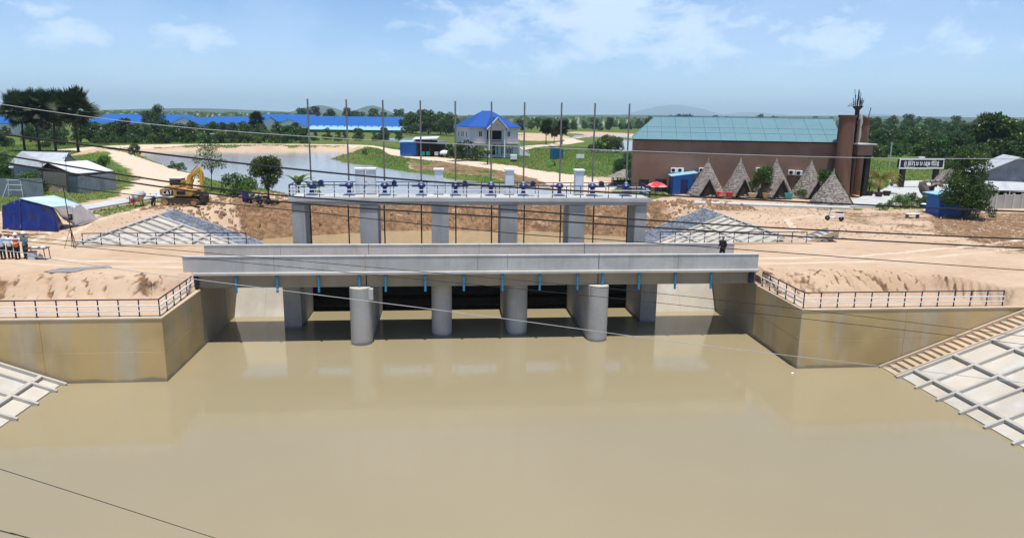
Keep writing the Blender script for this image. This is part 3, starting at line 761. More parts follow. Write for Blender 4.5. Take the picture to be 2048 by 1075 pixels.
cabs = [(-6.22, 'left one of the paired pale cabinets at the platform left'), (-5.40, 'right one of the paired pale cabinets at the platform left'), (-.38, 'single pale cabinet with white cap, nearest the third column'), (4.95, 'single pale cabinet with white cap above the fourth column'), (10.30, 'single pale cabinet with white cap nearest the platform right end')]
for i, (x, lab) in enumerate(cabs):
    t_ = thing('control_cabinet', lab, 'cabinet', (x, 54.5, 8.46), 'control cabinets on the platform')
    MB().box((x - .36, 54.18, 8.462), (x + .36, 54.82, 8.54)).build('plinth', M['joint'], t_)
    MB().box((x - .33, 54.2, 8.542), (x + .33, 54.8, 10.28)).build('body', M['cabinet'], t_, bevel=.015)
    MB().box((x - .40, 54.12, 10.282), (x + .40, 54.88, 10.42)).build('cap', M['white'], t_, bevel=.02)
    MB().box((x - .30, 54.185, 8.62), (x + .30, 54.199, 10.2)).build('door', M['cabinet'], t_, bevel=.006)
    if i == 1: MB().box((x + .16 - .34, 54.15, 9.3), (x + .24 - .34, 54.184, 9.45)).build('handle', M['paper'], t_)

# ------------------------------------------------------------------ railings
def railing(label, runs, z, h=.92, step=1.04, mids=(.33, .64), midmat='white', r=.026, group=None, skip=None):
    c = Vector(runs[0][0]).to_3d()
    t_ = thing('railing', label, 'railing', (runs[0][0][0], runs[0][0][1], z), group)
    post = MB().box((-r, -r, 0), (r, r, h - .03)).mesh('post', M['navy'])
    foot = MB().box((-.07, -.07, 0), (.07, .07, .015)).mesh('foot_plate', M['navy'])
    done = set()
    for (a, b) in runs:
        a, b = Vector((a[0], a[1], z)), Vector((b[0], b[1], z)); n = max(1, round((b - a).length / step))
        for i in range(n + 1):
            p = a.lerp(b, i / n); k = (round(p.x, 1), round(p.y, 1))
            if k in done: continue
            done.add(k); o = link('post', post, t_); o.location = p
            f_ = bpy.data.objects.new('foot_plate', foot); col.objects.link(f_); f_.parent = o
        d = (b - a).normalized()
        MB().beam(a + Vector((0, 0, h)) - d * r, b + Vector((0, 0, h)) + d * r, .055, .055).build('top_rail', M['navy'], t_)
        off = d.cross(Vector((0, 0, 1))) * (r + .031)
        for k in mids: MB().beam(a + Vector((0, 0, h * k)) + off, b + Vector((0, 0, h * k)) + off, .06, .06).build('mid_rail', M[midmat], t_)
    return t_
railing('navy railing with white rails along the left bank wing wall', [((-38.05, 38.65), (-15.2, 38.65)), ((-15.2, 38.65), (-15.35, 44.35))], 3.6)
railing('navy railing with white rails along the right bank wing wall', [((20.8, 44.2), (20.8, 38.65)), ((20.8, 38.65), (33.25, 38.65))], 3.6)
railing('navy railing in front of the left upstream grid slope', [((-26.0, 53.72), (-14.6, 53.95))], 4.8, .85, 1.27)
railing('navy railing in front of the right upstream grid slope', [((16.8, 53.95), (28.6, 53.7))], 4.8, .85, 1.2)
railing('front railing of the hoist platform with white rails', [((-11.0, 52.45), (15.35, 52.45))], 8.46, .86, 1.06)
railing('rear railing of the hoist platform with white rails', [((-11.0, 55.1), (15.35, 55.1))], 8.46, .86, 1.4)
railing('short side railing closing the left end of the hoist platform', [((-11.0, 52.7), (-11.0, 54.85))], 8.46, .86, .9, (.25, .5, .75))
railing('short side railing closing the right end of the hoist platform', [((15.35, 52.7), (15.35, 54.85))], 8.46, .86, .9)
for lab, x0, x1 in (('low concrete kerb under the left upstream railing', -26.4, XL - .62), ('low concrete kerb under the right upstream railing', XR + .62, 29.0)):
    tag(MB().box((x0, 53.55, 4.3), (x1, 54.18, 4.8)).build('headwall_kerb', M['conc_dusty'], bevel=.03), lab, 'kerb')

# ------------------------------------------------------------------ lined slopes
def lined(label, s, xtoe, ztoe, k, xtop, ys, xs, matp, pale=None):
    """s=+1 rises to +x. ys: edges of the panels along the canal, xs: distances up the slope from the toe"""
    zf = lambda x: ztoe + abs(x - xtoe) / k
    t_ = thing('slope_lining', label, 'concrete slope', (xtoe, ys[0], ztoe))
    bw = .16; nrm = Vector((-s / k, 0, 1)).normalized()
    X = [xtoe + s * d for d in xs]
    for i in range(len(X) - 1):
        for j in range(len(ys) - 1):
            a, b = X[i] + s * (bw / 2 if i else 0), X[i + 1] - s * bw / 2; c, d = ys[j] + bw / 2, ys[j + 1] - bw / 2
            dz = random.uniform(-.015, .015)
            q = [Vector((a, c, zf(a) + dz)), Vector((b, c, zf(b) + dz)), Vector((b, d, zf(b) + dz)), Vector((a, d, zf(a) + dz))]
            MB().hexa([p - nrm * .14 for p in q] + q).build('panel', matp, t_)
    e0, e1 = xtoe - s * .28, X[-1]
    for y in ys:
        MB().beam(Vector((e0, y, zf(xtoe) - .28 / k)) + nrm * .05, Vector((e1, y, zf(e1))) + nrm * .05, bw, .26, nrm).build('down_beam', M['conc_beam'], t_, bevel=.015)
    for x in X[1:]:
        for j in range(len(ys) - 1):
            MB().beam(Vector((x, ys[j] + bw / 2 + .003, zf(x))) + nrm * .07, Vector((x, ys[j + 1] - bw / 2 - .003, zf(x))) + nrm * .07, bw + .04, .26, nrm).build('cross_beam', M['conc_beam'], t_, bevel=.015)
    return t_
lined('grid of pale concrete panels sloping to the canal, right foreground', 1, 25.95, .05, 2.6, 38, [21.0, 22.75, 24.5, 26.2, 27.95, 29.7, 31.4, 33.1, 34.85, 36.5], [0, .75, 3.0, 5.25, 7.5, 9.75, 12.0], M['conc_pale'])
lined('grid of pale concrete panels sloping to the canal, left foreground', -1, -20.4, .05, 2.6, -33, [26.6, 28.35, 30.1, 31.85, 33.6, 35.4, 37.15, 38.1], [0, .95, 3.2, 5.45, 7.7, 9.95, 12.2], M['conc_pale'])
lined('grid of white concrete panels on the left upstream bank', 1, -15.4, .1, 2.5, -27, [54.6, 56.3, 58.0, 59.7, 61.4, 63.1, 64.8, 66.5, 68.2, 69.4], [0, .01, 2.3, 4.6, 6.9, 9.2, 11.4], M['conc_pale']) if False else None
def lined_up(label, s, xtop, ys):
    # top edge at xtop, z 4.72, falling towards the pool
    k = 2.5; L_ = 11.3; xt = xtop - s * L_
    return lined(label, s, xt, 4.72 - L_ / k, k, xtop, ys, [0, 2.26, 4.52, 6.78, 9.04, 11.3], M['conc_pale'])
lined_up('grid of white concrete panels falling to the pool, left upstream bank', -1, -26.8, [54.5, 56.15, 57.8, 59.45, 61.1, 62.75, 64.4, 66.05, 67.7, 69.35])
lined_up('grid of white concrete panels falling to the pool, right upstream bank', 1, 28.2, [56.6, 58.25, 59.9, 61.55, 63.2, 64.8, 66.4, 67.9, 69.35])

def riprap(label, s, xtop, y0, y1, n):
    k = 2.5; t_ = thing('riprap_slope', label, 'stone slope', (xtop, y0, 4.7))
    zf = lambda x: 4.72 - s * (xtop - x) / k
    xb = xtop - s * 11.3; nrm = Vector((-s / k, 0, 1)).normalized()
    q = [Vector((xtop, y0, zf(xtop))), Vector((xb, y0, zf(xb))), Vector((xb, y1, zf(xb))), Vector((xtop, y1, zf(xtop)))]
    if s > 0: q = q[::-1]
    MB().hexa([p - nrm * .3 for p in q] + [p - nrm * .06 for p in q]).build('bed', M['gravelbed'], t_)
    R = np.random.default_rng(int(abs(xtop) * 10)); cube = np.array([(-1, -1, -1), (1, -1, -1), (1, 1, -1), (-1, 1, -1), (-1, -1, 1), (1, -1, 1), (1, 1, 1), (-1, 1, 1)], float)
    fq = np.array([(3, 2, 1, 0), (4, 5, 6, 7), (0, 1, 5, 4), (1, 2, 6, 5), (2, 3, 7, 6), (3, 0, 4, 7)])
    V = []; Fq = []
    for i in range(n):
        u, v_ = R.random(2); x = xtop + (xb - xtop) * u; y = y0 + .1 + (y1 - y0 - .2) * v_
        sz = R.uniform(.07, .19, 3); ang = R.uniform(0, 6.28, 3)
        rot = np.array(Matrix.Rotation(ang[0], 3, 'Z') @ Matrix.Rotation(ang[1] * .3, 3, 'X'))
        V.append(((cube + R.uniform(-.35, .35, (8, 3))) * sz) @ rot.T + np.array([x, y, zf(x) - .02])); Fq.append(fq + 8 * i)
    o = link('riprap_stone', np_mesh('riprap_stone', np.concatenate(V), np.concatenate(Fq), M['gravel']), t_); o['kind'] = 'stuff'
    for y in (y0 - .02, y1):
        MB().beam(Vector((xtop, y, zf(xtop))) + nrm * .04, Vector((xb, y, zf(xb))) + nrm * .04, .18, .26, nrm).build('edge_beam', M['conc_beam'], t_, bevel=.015)
    MB().beam(Vector((xtop, y0 + .1, zf(xtop))) + nrm * .04, Vector((xtop, y1 - .1, zf(xtop))) + nrm * .04, .18, .26, nrm).build('edge_beam', M['conc_beam'], t_, bevel=.015)
riprap('blue grey stone riprap slope on the left upstream bank', -1, -26.8, 69.65, 73.8, 2600)
riprap('blue grey stone riprap slope on the right upstream bank', 1, 28.2, 69.65, 75.4, 3200)

def stairs(label, x0, z0, s, y0, y1, n, run, rise, mat):
    t_ = thing('stairway', label, 'stairs', (x0, y0, z0))
    for i in range(n):
        a, b = sorted((x0 + s * run * i, x0 + s * (run * (i + 1) + .12)))
        MB().box((a, y0 + .13, z0 + rise * i - .25), (b, y1 - .13, z0 + rise * (i + 1))).build('step', mat, t_, bevel=.012)
    for y in (y0, y1):
        MB().beam((x0 - s * .1, y + (.06 if y == y0 else -.06), z0 + .06), (x0 + s * run * n, y + (.06 if y == y0 else -.06), z0 + rise * n + .10), .12, .34, (-s * rise, 0, run)).build('string', M['conc_dusty'], t_, bevel=.015)
    return t_
stairs('concrete stairway climbing beside the right bank wing wall', 25.8, -.1, 1, 36.65, 38.28, 30, .415, .160, M['conc_dusty'])
stairs('short concrete stairway at the end of the right upstream railing', 19.0, .9, 1, 54.6, 56.35, 29, .44, .156, M['conc_light'])
# ------------------------------------------------------------------ buildings
def V3(*a): return Vector(a)
def box_part(name, mat, t_, a, b, bevel=0.0, parent=None):
    return MB().box(a, b).build(name, mat, parent or t_, bevel=bevel, world=False)

def window(t_, x0, x1, z0, z1, y, frame='white', bars=1, glass='glass'):
    w_ = box_part('window', M[frame], t_, (x0 - .07, y - .06, z0 - .07), (x1 + .07, y - .003, z1 + .07))
    n = bars + 1; dx = (x1 - x0) / n
    for i in range(n): MB().box((x0 + dx * i + .03, y - .075, z0), (x0 + dx * (i + 1) - .03, y - .061, z1)).build('pane', M[glass], w_, world=False)
    return w_

def gable_shed(name, label, cat, p, rz, ln, dp, eave, ridge, wall, roof, along='x', over=.4, group=None, base=-.5):
    """local frame: x along the front, y to the back. along: direction of the ridge"""
    t_ = thing(name, label, cat, p, group, rz)
    mb = MB()
    if along == 'x':
        prof = [(0, base), (0, eave), (dp / 2, ridge), (dp, eave), (dp, base)]
        mb.prism([(0, y, z) for y, z in prof], (ln, 0, 0)).build('wall', M[wall], t_, world=False)
        for sgn, (ya, yb) in ((0, (-over, dp / 2)), (1, (dp + over, dp / 2))):
            sl = (ridge - eave) / (dp / 2); za = eave - sl * over
            q = [V3(-over, ya, za + .04), V3(ln + over, ya, za + .04), V3(ln + over, yb, ridge + .04), V3(-over, yb, ridge + .04)]
            MB().hexa(q + [v + V3(0, 0, .08) for v in q]).build('roof_slope', M[roof], t_, world=False)
    else:
        prof = [(0, base), (0, eave), (ln / 2, ridge), (ln, eave), (ln, base)]
        mb.prism([(x, 0, z) for x, z in prof], (0, dp, 0)).build('wall', M[wall], t_, world=False)
        for xa in (-over, ln + over):
            sl = (ridge - eave) / (ln / 2); za = eave - sl * over
            q = [V3(xa, -over, za + .04), V3(xa, dp + over, za + .04), V3(ln / 2, dp + over, ridge + .04), V3(ln / 2, -over, ridge + .04)]
            MB().hexa(q + [v + V3(0, 0, .08) for v in q]).build('roof_slope', M[roof], t_, world=False)
    return t_

# --- brown hall with the teal hipped roof
BA = V3(25.5, 96.0, 4.55); ru = V3(50.3 - 25.5, 89.9 - 96.0, 0) * 1.04; BLn = ru.length; brz = math.atan2(ru.y, ru.x)
bh = thing('brown_hall', 'large brown rendered hall with teal sheet metal roof behind the thatched cones', 'building', BA, None, brz)
DP, EV, RG, HI = 12.0, 6.85, 9.85, 3.0
box_part('wall', M['brownwall'], bh, (0, 0, -.4), (BLn, DP, EV), .03)
box_part('eave_trim', M['black'], bh, (-.15, -.22, EV + .002), (BLn + .1, -.02, EV + .12))
ns = 14; sw = (BLn + .3) / ns
for i in range(ns):
    s0, s1 = -.15 + sw * i + .012, -.15 + sw * (i + 1) - .012
    tt = lambda s: min(1.0, max(0.02, (s + .15) / HI))
    pt = lambda s, f: V3(s, -.3 + (DP / 2 + .3) * f, EV + .12 + (RG - EV) * f)
    dz = random.uniform(0, .018)
    brk = [pt(s0, 0), pt(s1, 0)]
    tops = [pt(s1, tt(s1)), pt(s0, tt(s0))]
    q = brk + tops
    if s0 + .15 < HI < s1 + .15: q = [pt(s0, 0), pt(s1, 0), pt(s1, 1), pt(HI - .15, 1), pt(s0, tt(s0))]
    o = MB().prism([v + V3(0, 0, dz) for v in q], (0, 0, .05)).build('roof_sheet', M['roofteal'], bh, world=False)
for f in (.30, .52):
    MB().beam((.6 + f, -.3 + (DP / 2 + .3) * f - .02, EV + .20 + (RG - EV) * f), (BLn, -.3 + (DP / 2 + .3) * f - .02, EV + .20 + (RG - EV) * f), .05, .02).build('lap_seam', M['shedroof'], bh, world=False)
MB().prism([V3(-.15, DP + .3, EV + .12), V3(BLn + .15, DP + .3, EV + .12), V3(BLn + .15, DP / 2, RG + .12), V3(HI - .15, DP / 2, RG + .12)], (0, 0, .05)).build('roof_slope', M['roofteal'], bh, world=False)
MB().prism([V3(-.17, -.3, EV + .1), V3(-.17, DP + .3, EV + .1), V3(HI - .17, DP / 2, RG + .1)], (0, 0, .04)).build('roof_slope', M['roofteal'], bh, world=False)
MB().beam((HI - .2, DP / 2, RG + .2), (BLn + .1, DP / 2, RG + .2), .3, .06).build('ridge_cap', M['shedroof'], bh, world=False)
window(bh, 1.0, 2.2, .55, 1.55, 0, 'darkwood', 2)
d_ = box_part('door', M['navy'], bh, (3.1, -.05, -.2), (4.0, -.003, 1.75)); MB().box((3.85, -.08, .7), (3.9, -.051, .85)).build('handle', M['steel'], d_, world=False)
box_part('doorway', M['dark'], bh, (4.05, -.04, -.2), (4.6, -.003, 1.7))
for x0, x1 in ((10.2, 11.5), (17.9, 18.9), (19.2, 19.8)): box_part('pale_panel', M['sheetwhite'], bh, (x0, -.06, -.2), (x1, -.003, 1.5))
box_part('blue_panel', M['shedroof'], bh, (10.0, -.10, -.2), (10.18, -.003, 2.7))

def ac_unit(i, x, z, where):
    t_ = thing('air_conditioner', 'white outdoor air conditioner on the brown wall, %s' % where, 'air conditioner', BA + Matrix.Rotation(brz, 3, 'Z') @ V3(x, 0, z), 'air conditioners on the brown wall', brz)
    box_part('casing', M['white'], t_, (-.42, -.42, 0), (.42, -.06, .62), .02)
    MB().tube([(-.1, -.421, .31), (-.1, -.45, .31)], .24, 14).build('fan_grille', M['black'], t_, True, world=False)
    for xx in (-.3, .3): MB().beam((xx, -.44, -.03), (xx, 0, -.03), .05, .05).build('bracket', M['steel'], t_, world=False)
for i, (px, py, wh) in enumerate(((1347, 340, 'leftmost above the blue shed'), (1360, 340, 'second above the blue shed'), (1403, 340, 'left of the first thatched cone'), (1518, 340, 'behind the small tree'), (1584, 345, 'left one of the pair between cones'), (1599, 346, 'right one of the pair between cones'), (1662, 347, 'near the tower'))):
    q = at(px, py, 93.0); s = (q.x - BA.x) / ru.x * BLn
    q = at(px, py, BA.y + ru.y * s / BLn); s = (q.x - BA.x) / ru.x * BLn
    ac_unit(i, s, q.z - BA.z - .3, wh)

# --- towers at its right end
TWY = 88.6
tw = thing('entrance_tower', 'round brown entrance tower with bare reinforcing rods on top', 'tower', at(1690, 398, TWY) + V3(0, 0, -.3))
c = at(1688, 300, TWY); r = .99; zb = 4.3; zt = at(1688, 230, TWY).z
MB().lathe([(r * 1.25, zb), (r * 1.12, zb + 2.0), (r * 1.02, zb + 6), (r, zt - .35)], 28, (c.x, c.y, 0)).build('shaft', M['browncol'], tw, True)
MB().lathe([(r * 1.08, zt - .348), (r * 1.14, zt - .1), (r * 1.14, zt), (r * .9, zt + .01)], 28, (c.x, c.y, 0)).build('rim', M['browncol'], tw, True)
c2 = at(1722, 300, 92.0); zt2 = at(1722, 235, 92).z
MB().lathe([(.75, zb), (.72, zt2 - .3), (.85, zt2 - .28), (.88, zt2)], 24, (c2.x, c2.y, 0)).build('rear_shaft', M['browncol'], tw, True)
c3 = at(1706, 300, 89.6); zt3 = at(1706, 212, 89.6).z
MB().lathe([(.30, zb), (.28, zt3 - .5), (.62, zt3 - .1), (.66, zt3)], 16, (c3.x, c3.y, 0)).build('finial_post', M['darkwood'], tw, True)
MB().lathe([(.20, zt3 - 4.5), (.30, zt3 - 3.6), (.22, zt3 - 2.6), (.34, zt3 - 2.0), (.15, zt3 - 1.0)], 12, (c3.x + .1, c3.y - .75, 0)).build('carved_column', M['conc_pier'], tw, True)
for i in range(15):
    a = random.uniform(0, 6.28); rr = random.uniform(.05, .5)
    p0 = V3(c3.x + rr * math.cos(a), c3.y + rr * math.sin(a), zt3 - .1); ln_ = random.uniform(.9, 1.9) * (1.3 if rr < .3 else .8)
    MB().tube([p0, p0 + V3(random.uniform(-.15, .15) + .25 * math.cos(a) * (i % 3 == 0), random.uniform(-.1, .1), ln_)], .035, 5).build('reinforcing_rod', M['black'], tw)
for q in ((-1.5, -.2, .1, .2), (-1.2, .1, .7, 1.3), (-.9, 0, .5, 1.7)):
    MB().tube([V3(c3.x - .1, c3.y, zt3 + .2 + q[2]), V3(c3.x + q[0], c3.y + q[1], zt3 - .1 + q[2] * .2)], .03, 5).build('reinforcing_rod', M['black'], tw)
MB().tube([V3(c2.x + .5, c2.y, zt2 - .1), V3(c2.x + .72, c2.y, zt2 + 1.3)], .05, 6).build('reinforcing_rod', M['black'], tw)
for dx in (-.95, -.6, .7, 1.0): MB().tube([V3(c.x + 1.1 + dx * .5, c.y - .3 + abs(dx) * .2, zb), V3(c.x + 1.1 + dx * .5, c.y - .3 + abs(dx) * .2, zt - .5)], .09, 8).build('half_column', M['browncol'], tw, True)

cn = thing('entrance_canopy', 'flat brown entrance canopy on black posts beside the round tower', 'canopy', at(1738, 390, 90) + V3(0, 0, 0))
a_, b_ = at(1702, 312, 89.0), at(1734, 290, 89.0); zc0, zc1 = at(1720, 309, 89).z, at(1720, 289, 89).z
MB().box((a_.x, 87.6, zc0), (b_.x, 93.5, zc1)).build('fascia_box', M['brownwall'], cn, bevel=.03)
MB().box((a_.x - .1, 87.4, zc1 + .002), (b_.x + .4, 93.7, zc1 + .16)).build('roof_slab', M['conc'], cn, bevel=.02)
MB().box((a_.x - .02, 87.5, zc0 - .14), (b_.x + .1, 93.6, zc0 - .002)).build('soffit', M['black'], cn)
for xx, yy in ((b_.x - .35, 88.0), (b_.x - .35, 93.0), (a_.x + .5, 93.0)):
    MB().box((xx - .3, yy - .3, 4.5), (xx + .3, yy + .3, zc0 - .142)).build('post', M['black'], cn)
for k in range(4): MB().box((a_.x + .3 + k * .42, 91.0, 4.5), (a_.x + .45 + k * .42, 91.15, zc0 - .142)).build('screen_slat', M['browncol'], cn)

# --- blue roofed two-storey house
ha = rad(15); HP = V3(6.6, 187, 4.2)
hs = thing('villa', 'two-storey pale house with bright blue hipped roof and pink trim', 'house', HP, None, ha)
hw, hd, he, hr_ = 13.3, 12.0, 7.1, 11.35
box_part('wall', M['housewall'], hs, (0, 0, -.5), (hw, hd, he))
ov = .7; e = he + .1
ring = [V3(-ov, -ov, e), V3(hw + ov, -ov, e), V3(hw + ov, hd + ov, e), V3(-ov, hd + ov, e)]; R0, R1 = V3(hw / 2 - 1.2, hd / 2, hr_), V3(hw / 2 + 1.2, hd / 2, hr_)
for q in ([ring[0], ring[1], R1, R0], [ring[1], ring[2], R1], [ring[2], ring[3], R0, R1], [ring[3], ring[0], R0]):
    MB().prism(q, (0, 0, .12)).build('roof_slope', M['roofhouse'], hs, world=False)
box_part('eave_band', M['housetrim'], hs, (-ov + .05, -ov + .05, e - .28), (hw + ov - .05, hd + ov - .05, e - .005))
# balcony and porch
px0, px1 = 4.4, 9.0
box_part('balcony_slab', M['housetrim'], hs, (1.2, -1.6, 3.1), (hw, -.003, 3.4))
for a, b in ((1.2, 4.7), (5.1, 8.2), (8.7, 13.2)):
    bl = box_part('balustrade', M['housetrim'], hs, (a, -1.58, 4.05), (b, -1.46, 4.2))
    n = int((b - a) / .3)
    for i in range(n): MB().tube([(a + .15 + i * .3, -1.52, 3.402), (a + .15 + i * .3, -1.52, 4.049)], .07, 6).build('baluster', M['housetrim'], bl, True, world=False)
pg = box_part('porch_gable', M['housetrim'], hs, (px0, -2.4, 6.55), (px1, -.2, 6.95))
MB().prism([(px0 - .3, -2.45, 6.952), (px1 + .3, -2.45, 6.952), ((px0 + px1) / 2, -2.45, 9.5)], (0, .15, 0)).build('pediment', M['housetrim'], pg, world=False)
for sg in (0, 1):
    xa = px0 - .6 if sg == 0 else px1 + .6; xm = (px0 + px1) / 2
    MB().prism([(xa, -2.7, 6.75), (xm, -2.7, 9.75), (xm, 3.2, 9.75), (xa, 3.2, 6.75)], (0, 0, .12)).build('porch_roof', M['roofhouse'], pg, world=False)
    MB().beam((xa, -2.75, 6.80), (xm, -2.75, 9.80), .12, .35, (0, -1, 0)).build('barge_board', M['white'], pg, world=False)
MB().tube([((px0 + px1) / 2, -2.46, 7.9), ((px0 + px1) / 2, -2.5, 7.9)], .32, 12).build('medallion', M['conc_beam'], pg, True, world=False)
for x in (px0 + .2, px1 - .2):
    MB().tube([(x, -2.2, -.4), (x, -2.2, 6.55)], .2, 10).build('porch_column', M['white'], hs, True, world=False)
box_part('upper_opening', M['dark'], hs, (px0 + .3, -.05, 3.6), (px1 - .3, -.004, 6.4))
box_part('door', M['darkwood'], hs, (5.6, -.06, .2), (7.0, -.004, 2.7))
window(hs, 5.5, 7.1, 3.75 - .9 - .2, 2.95, 0, 'white', 1)
for x in (2.5, 10.3): window(hs, x, x + .85, 4.9, 6.2, 0, 'white', 1)
window(hs, 1.6, 3.0, 1.0, 2.5, 0, 'white', 1)
for x in (7.4, 8.6): box_part('blue_curtain', M['pvc'], hs, (x, -.08, .2), (x + .4, -.004, 2.8))
gr_ = box_part('window_grille', M['white'], hs, (8.9, -.10, .5), (11.9, -.05, 2.5))
for i in range(7): MB().box((9.0 + i * .42, -.125, .6), (9.26 + i * .42, -.101, .95 + (1.4 if i % 2 == 0 else .9))).build('ornament', M['black'], gr_, world=False)
for yy in (2.0, 5.0, 6.4, 9.2):   # side windows
    w_ = box_part('window', M['white'], hs, (-.05, yy, 4.6), (-.003, yy + .7, 6.2)); MB().box((-.065, yy + .08, 4.7), (-.051, yy + .62, 6.1)).build('pane', M['glass'], w_, world=False)
sta = thing('outside_stair', 'white outside stair with sloping balustrade at the right of the blue roofed house', 'stairs', HP + Matrix.Rotation(ha, 3, 'Z') @ V3(hw, 1, 0), None, ha)
for i in range(10): box_part('step', M['conc_light'], sta, (.05 + i * .35, 0, -.4), (.4 + i * .35, 1.4, 2.3 - i * .25))
MB().beam((.0, -.08, 3.2), (3.7, -.08, .8), .12, .12).build('handrail', M['white'], sta, world=False)
MB().prism([(0, -.15, .0), (3.8, -.15, -.2), (3.8, -.15, .3), (0, -.15, 2.6)], (0, .1, 0)).build('side_wall', M['white'], sta, world=False)

# --- blue shack left of it
q = P(800, 306, 4.4)
sk = thing('blue_shack', 'blue sheet metal shack with open dark front and pale roofs by the dirt road', 'shed', (q.x, q.y, 4.2), None, rad(-6))
box_part('wall', M['sheetblue'], sk, (0, 0, -.4), (4.4, 5, 2.9)); box_part('open_front', M['dark'], sk, (4.7, .2, -.4), (11.5, 5, 2.6))
MB().hexa([V3(-.3, -.5, 2.95), V3(5.0, -.5, 3.1), V3(5.0, 5.4, 3.5), V3(-.3, 5.4, 3.3)] + [V3(-.3, -.5, 3.03), V3(5.0, -.5, 3.18), V3(5.0, 5.4, 3.58), V3(-.3, 5.4, 3.38)]).build('low_roof', M['shedroof'], sk, world=False)
MB().hexa([V3(3.4, -1.2, 3.8), V3(10.0, -1.2, 4.1), V3(10.0, 5.4, 4.5), V3(3.4, 5.4, 4.2)] + [V3(3.4, -1.2, 3.9), V3(10.0, -1.2, 4.2), V3(10.0, 5.4, 4.6), V3(3.4, 5.4, 4.3)]).build('high_roof', M['sheetwhite'], sk, world=False)
MB().hexa([V3(4.2, -1.0, 2.7), V3(12.5, -1.0, 2.7), V3(12.5, 0, 3.5), V3(4.2, 0, 3.7)] + [V3(4.2, -1.0, 2.8), V3(12.5, -1.0, 2.8), V3(12.5, 0, 3.6), V3(4.2, 0, 3.8)]).build('awning', M['navy'], sk, world=False)
for x in (4.8, 8.0, 11.3): MB().beam((x, -.7, -.4), (x, -.7, 2.7), .14, .14).build('post', M['bark'], sk, world=False)
for x in (5.6, 7.0, 9.2): box_part('counter', M['teal'] if x < 9 else M['white'], sk, (x, -.3, -.3), (x + 1.0, .19, .7))

# --- factory with bright blue roofs far behind
def factory(label, px0, px1, pyb, Y, eave, ridge, dp, along='x', wall='white', rz=0):
    a, b = at(px0, pyb, Y), at(px1, pyb, Y)
    t_ = gable_shed('factory_hall', label, 'factory', (a.x, Y, 4.3), rz, b.x - a.x, dp, eave, ridge, wall, 'roofblue', along, .6, 'factory halls with blue roofs')
    return t_, b.x - a.x
f1, l1 = factory('long blue roofed factory hall behind the bush belt, farthest left', 170, 352, 250, 430, 3.4, 8.3, 60)
for i in range(9): window(f1, 3 + i * l1 / 9, 5 + i * l1 / 9, 1.0, 2.5, 0, 'conc', 0)
f2, l2 = factory('pale gabled factory hall with blue roof right of the lone tree', 338, 400, 258, 415, 3.2, 7.0, 46, 'y')
box_part('gate', M['conc'], f2, (l2 * .4, -.1, -.4), (l2 * .6, -.01, 2.6))
f3, l3 = factory('blue roofed factory hall between the two pale gables', 402, 520, 254, 432, 3.5, 7.6, 50)
for i in range(9): window(f3, 3 + i * l3 / 9, 6 + i * l3 / 9, 1.0, 2.8, 0, 'white', 1, 'navy')
f4, l4 = factory('white gabled factory hall with a wide gable facing the pond', 543, 614, 262, 405, 2.8, 6.8, 40, 'y')
for i in range(4): window(f4, 4 + i * 4, 6.2 + i * 4, .6, 2.2, 0, 'white', 0)
f5, l5 = factory('very long blue factory roof left of the pale house', 616, 806, 262, 412, 3.2, 8.6, 44)
ln5 = MB().hexa([V3(0, -9, 1.6), V3(l5 + 3, -9, 1.6), V3(l5 + 2, -.7, 3.0), V3(0, -.7, 3.0)] + [V3(0, -9, 1.75), V3(l5 + 3, -9, 1.75), V3(l5 + 2, -.7, 3.15), V3(0, -.7, 3.15)]).build('lean_to_roof', M['shedroof'], f5, world=False)
for i in range(14): box_part('skylight', M['white'], f5, (2 + i * l5 / 14, -.9, 3.2), (4.8 + i * l5 / 14, -.72, 3.7))
f6, l6 = factory('small white building with blue roof at the left picture edge', -40, 24, 256, 300, 5.0, 7.6, 12)
window(f6, l6 - 2.5, l6 - .6, 1.6, 2.9, 0, 'white', 1)
f7, l7 = factory('distant blue factory roof rising behind the white gable', 515, 620, 255, 470, 5, 9.2, 40)

# --- intake house across the pond
q = P(424, 288, 4.3)
ih = thing('intake_house', 'small white concrete intake frame on the far pond bank', 'intake house', (q.x, q.y, 4.0))
for x in (0, 2.4): box_part('post', M['white'], ih, (x, 0, -.3), (x + .35, 1.6, 3.4))
box_part('beam', M['white'], ih, (-.1, -.05, 2.2), (2.85, 1.65, 2.6)); box_part('roof', M['cabinet'], ih, (-.35, -.3, 3.402), (3.1, 1.9, 3.7)); box_part('gate_plate', M['navy'], ih, (.4, .6, .3), (2.35, .8, 2.19))
q = P(458, 300, 3.3)
tag(MB().hexa([V3(q.x - 4, q.y - 1, 2.6), V3(q.x + 3, q.y - 1, 2.6), V3(q.x + 2, q.y + 9, 2.6), V3(q.x - 4, q.y + 9, 2.6), V3(q.x - 4, q.y - 1, 3.1), V3(q.x + 3, q.y - 1, 3.1), V3(q.x + 1, q.y + 9, 4.7), V3(q.x - 3, q.y + 9, 4.7)]).build('spillway_slab', M['conc_pale']), 'pale concrete spillway slab on the far pond bank', 'spillway')
q = P(403, 284, 4.4)
tk = thing('pump_table', 'low white roofed pump stand on the far pond bank', 'pump stand', (q.x, q.y, 4.3))
box_part('roof', M['white'], tk, (0, 0, 1.0), (3.2, 1.4, 1.2))
for x in (.2, 2.8): box_part('leg', M['white'], tk, (x, .5, -.3), (x + .2, .7, .999))

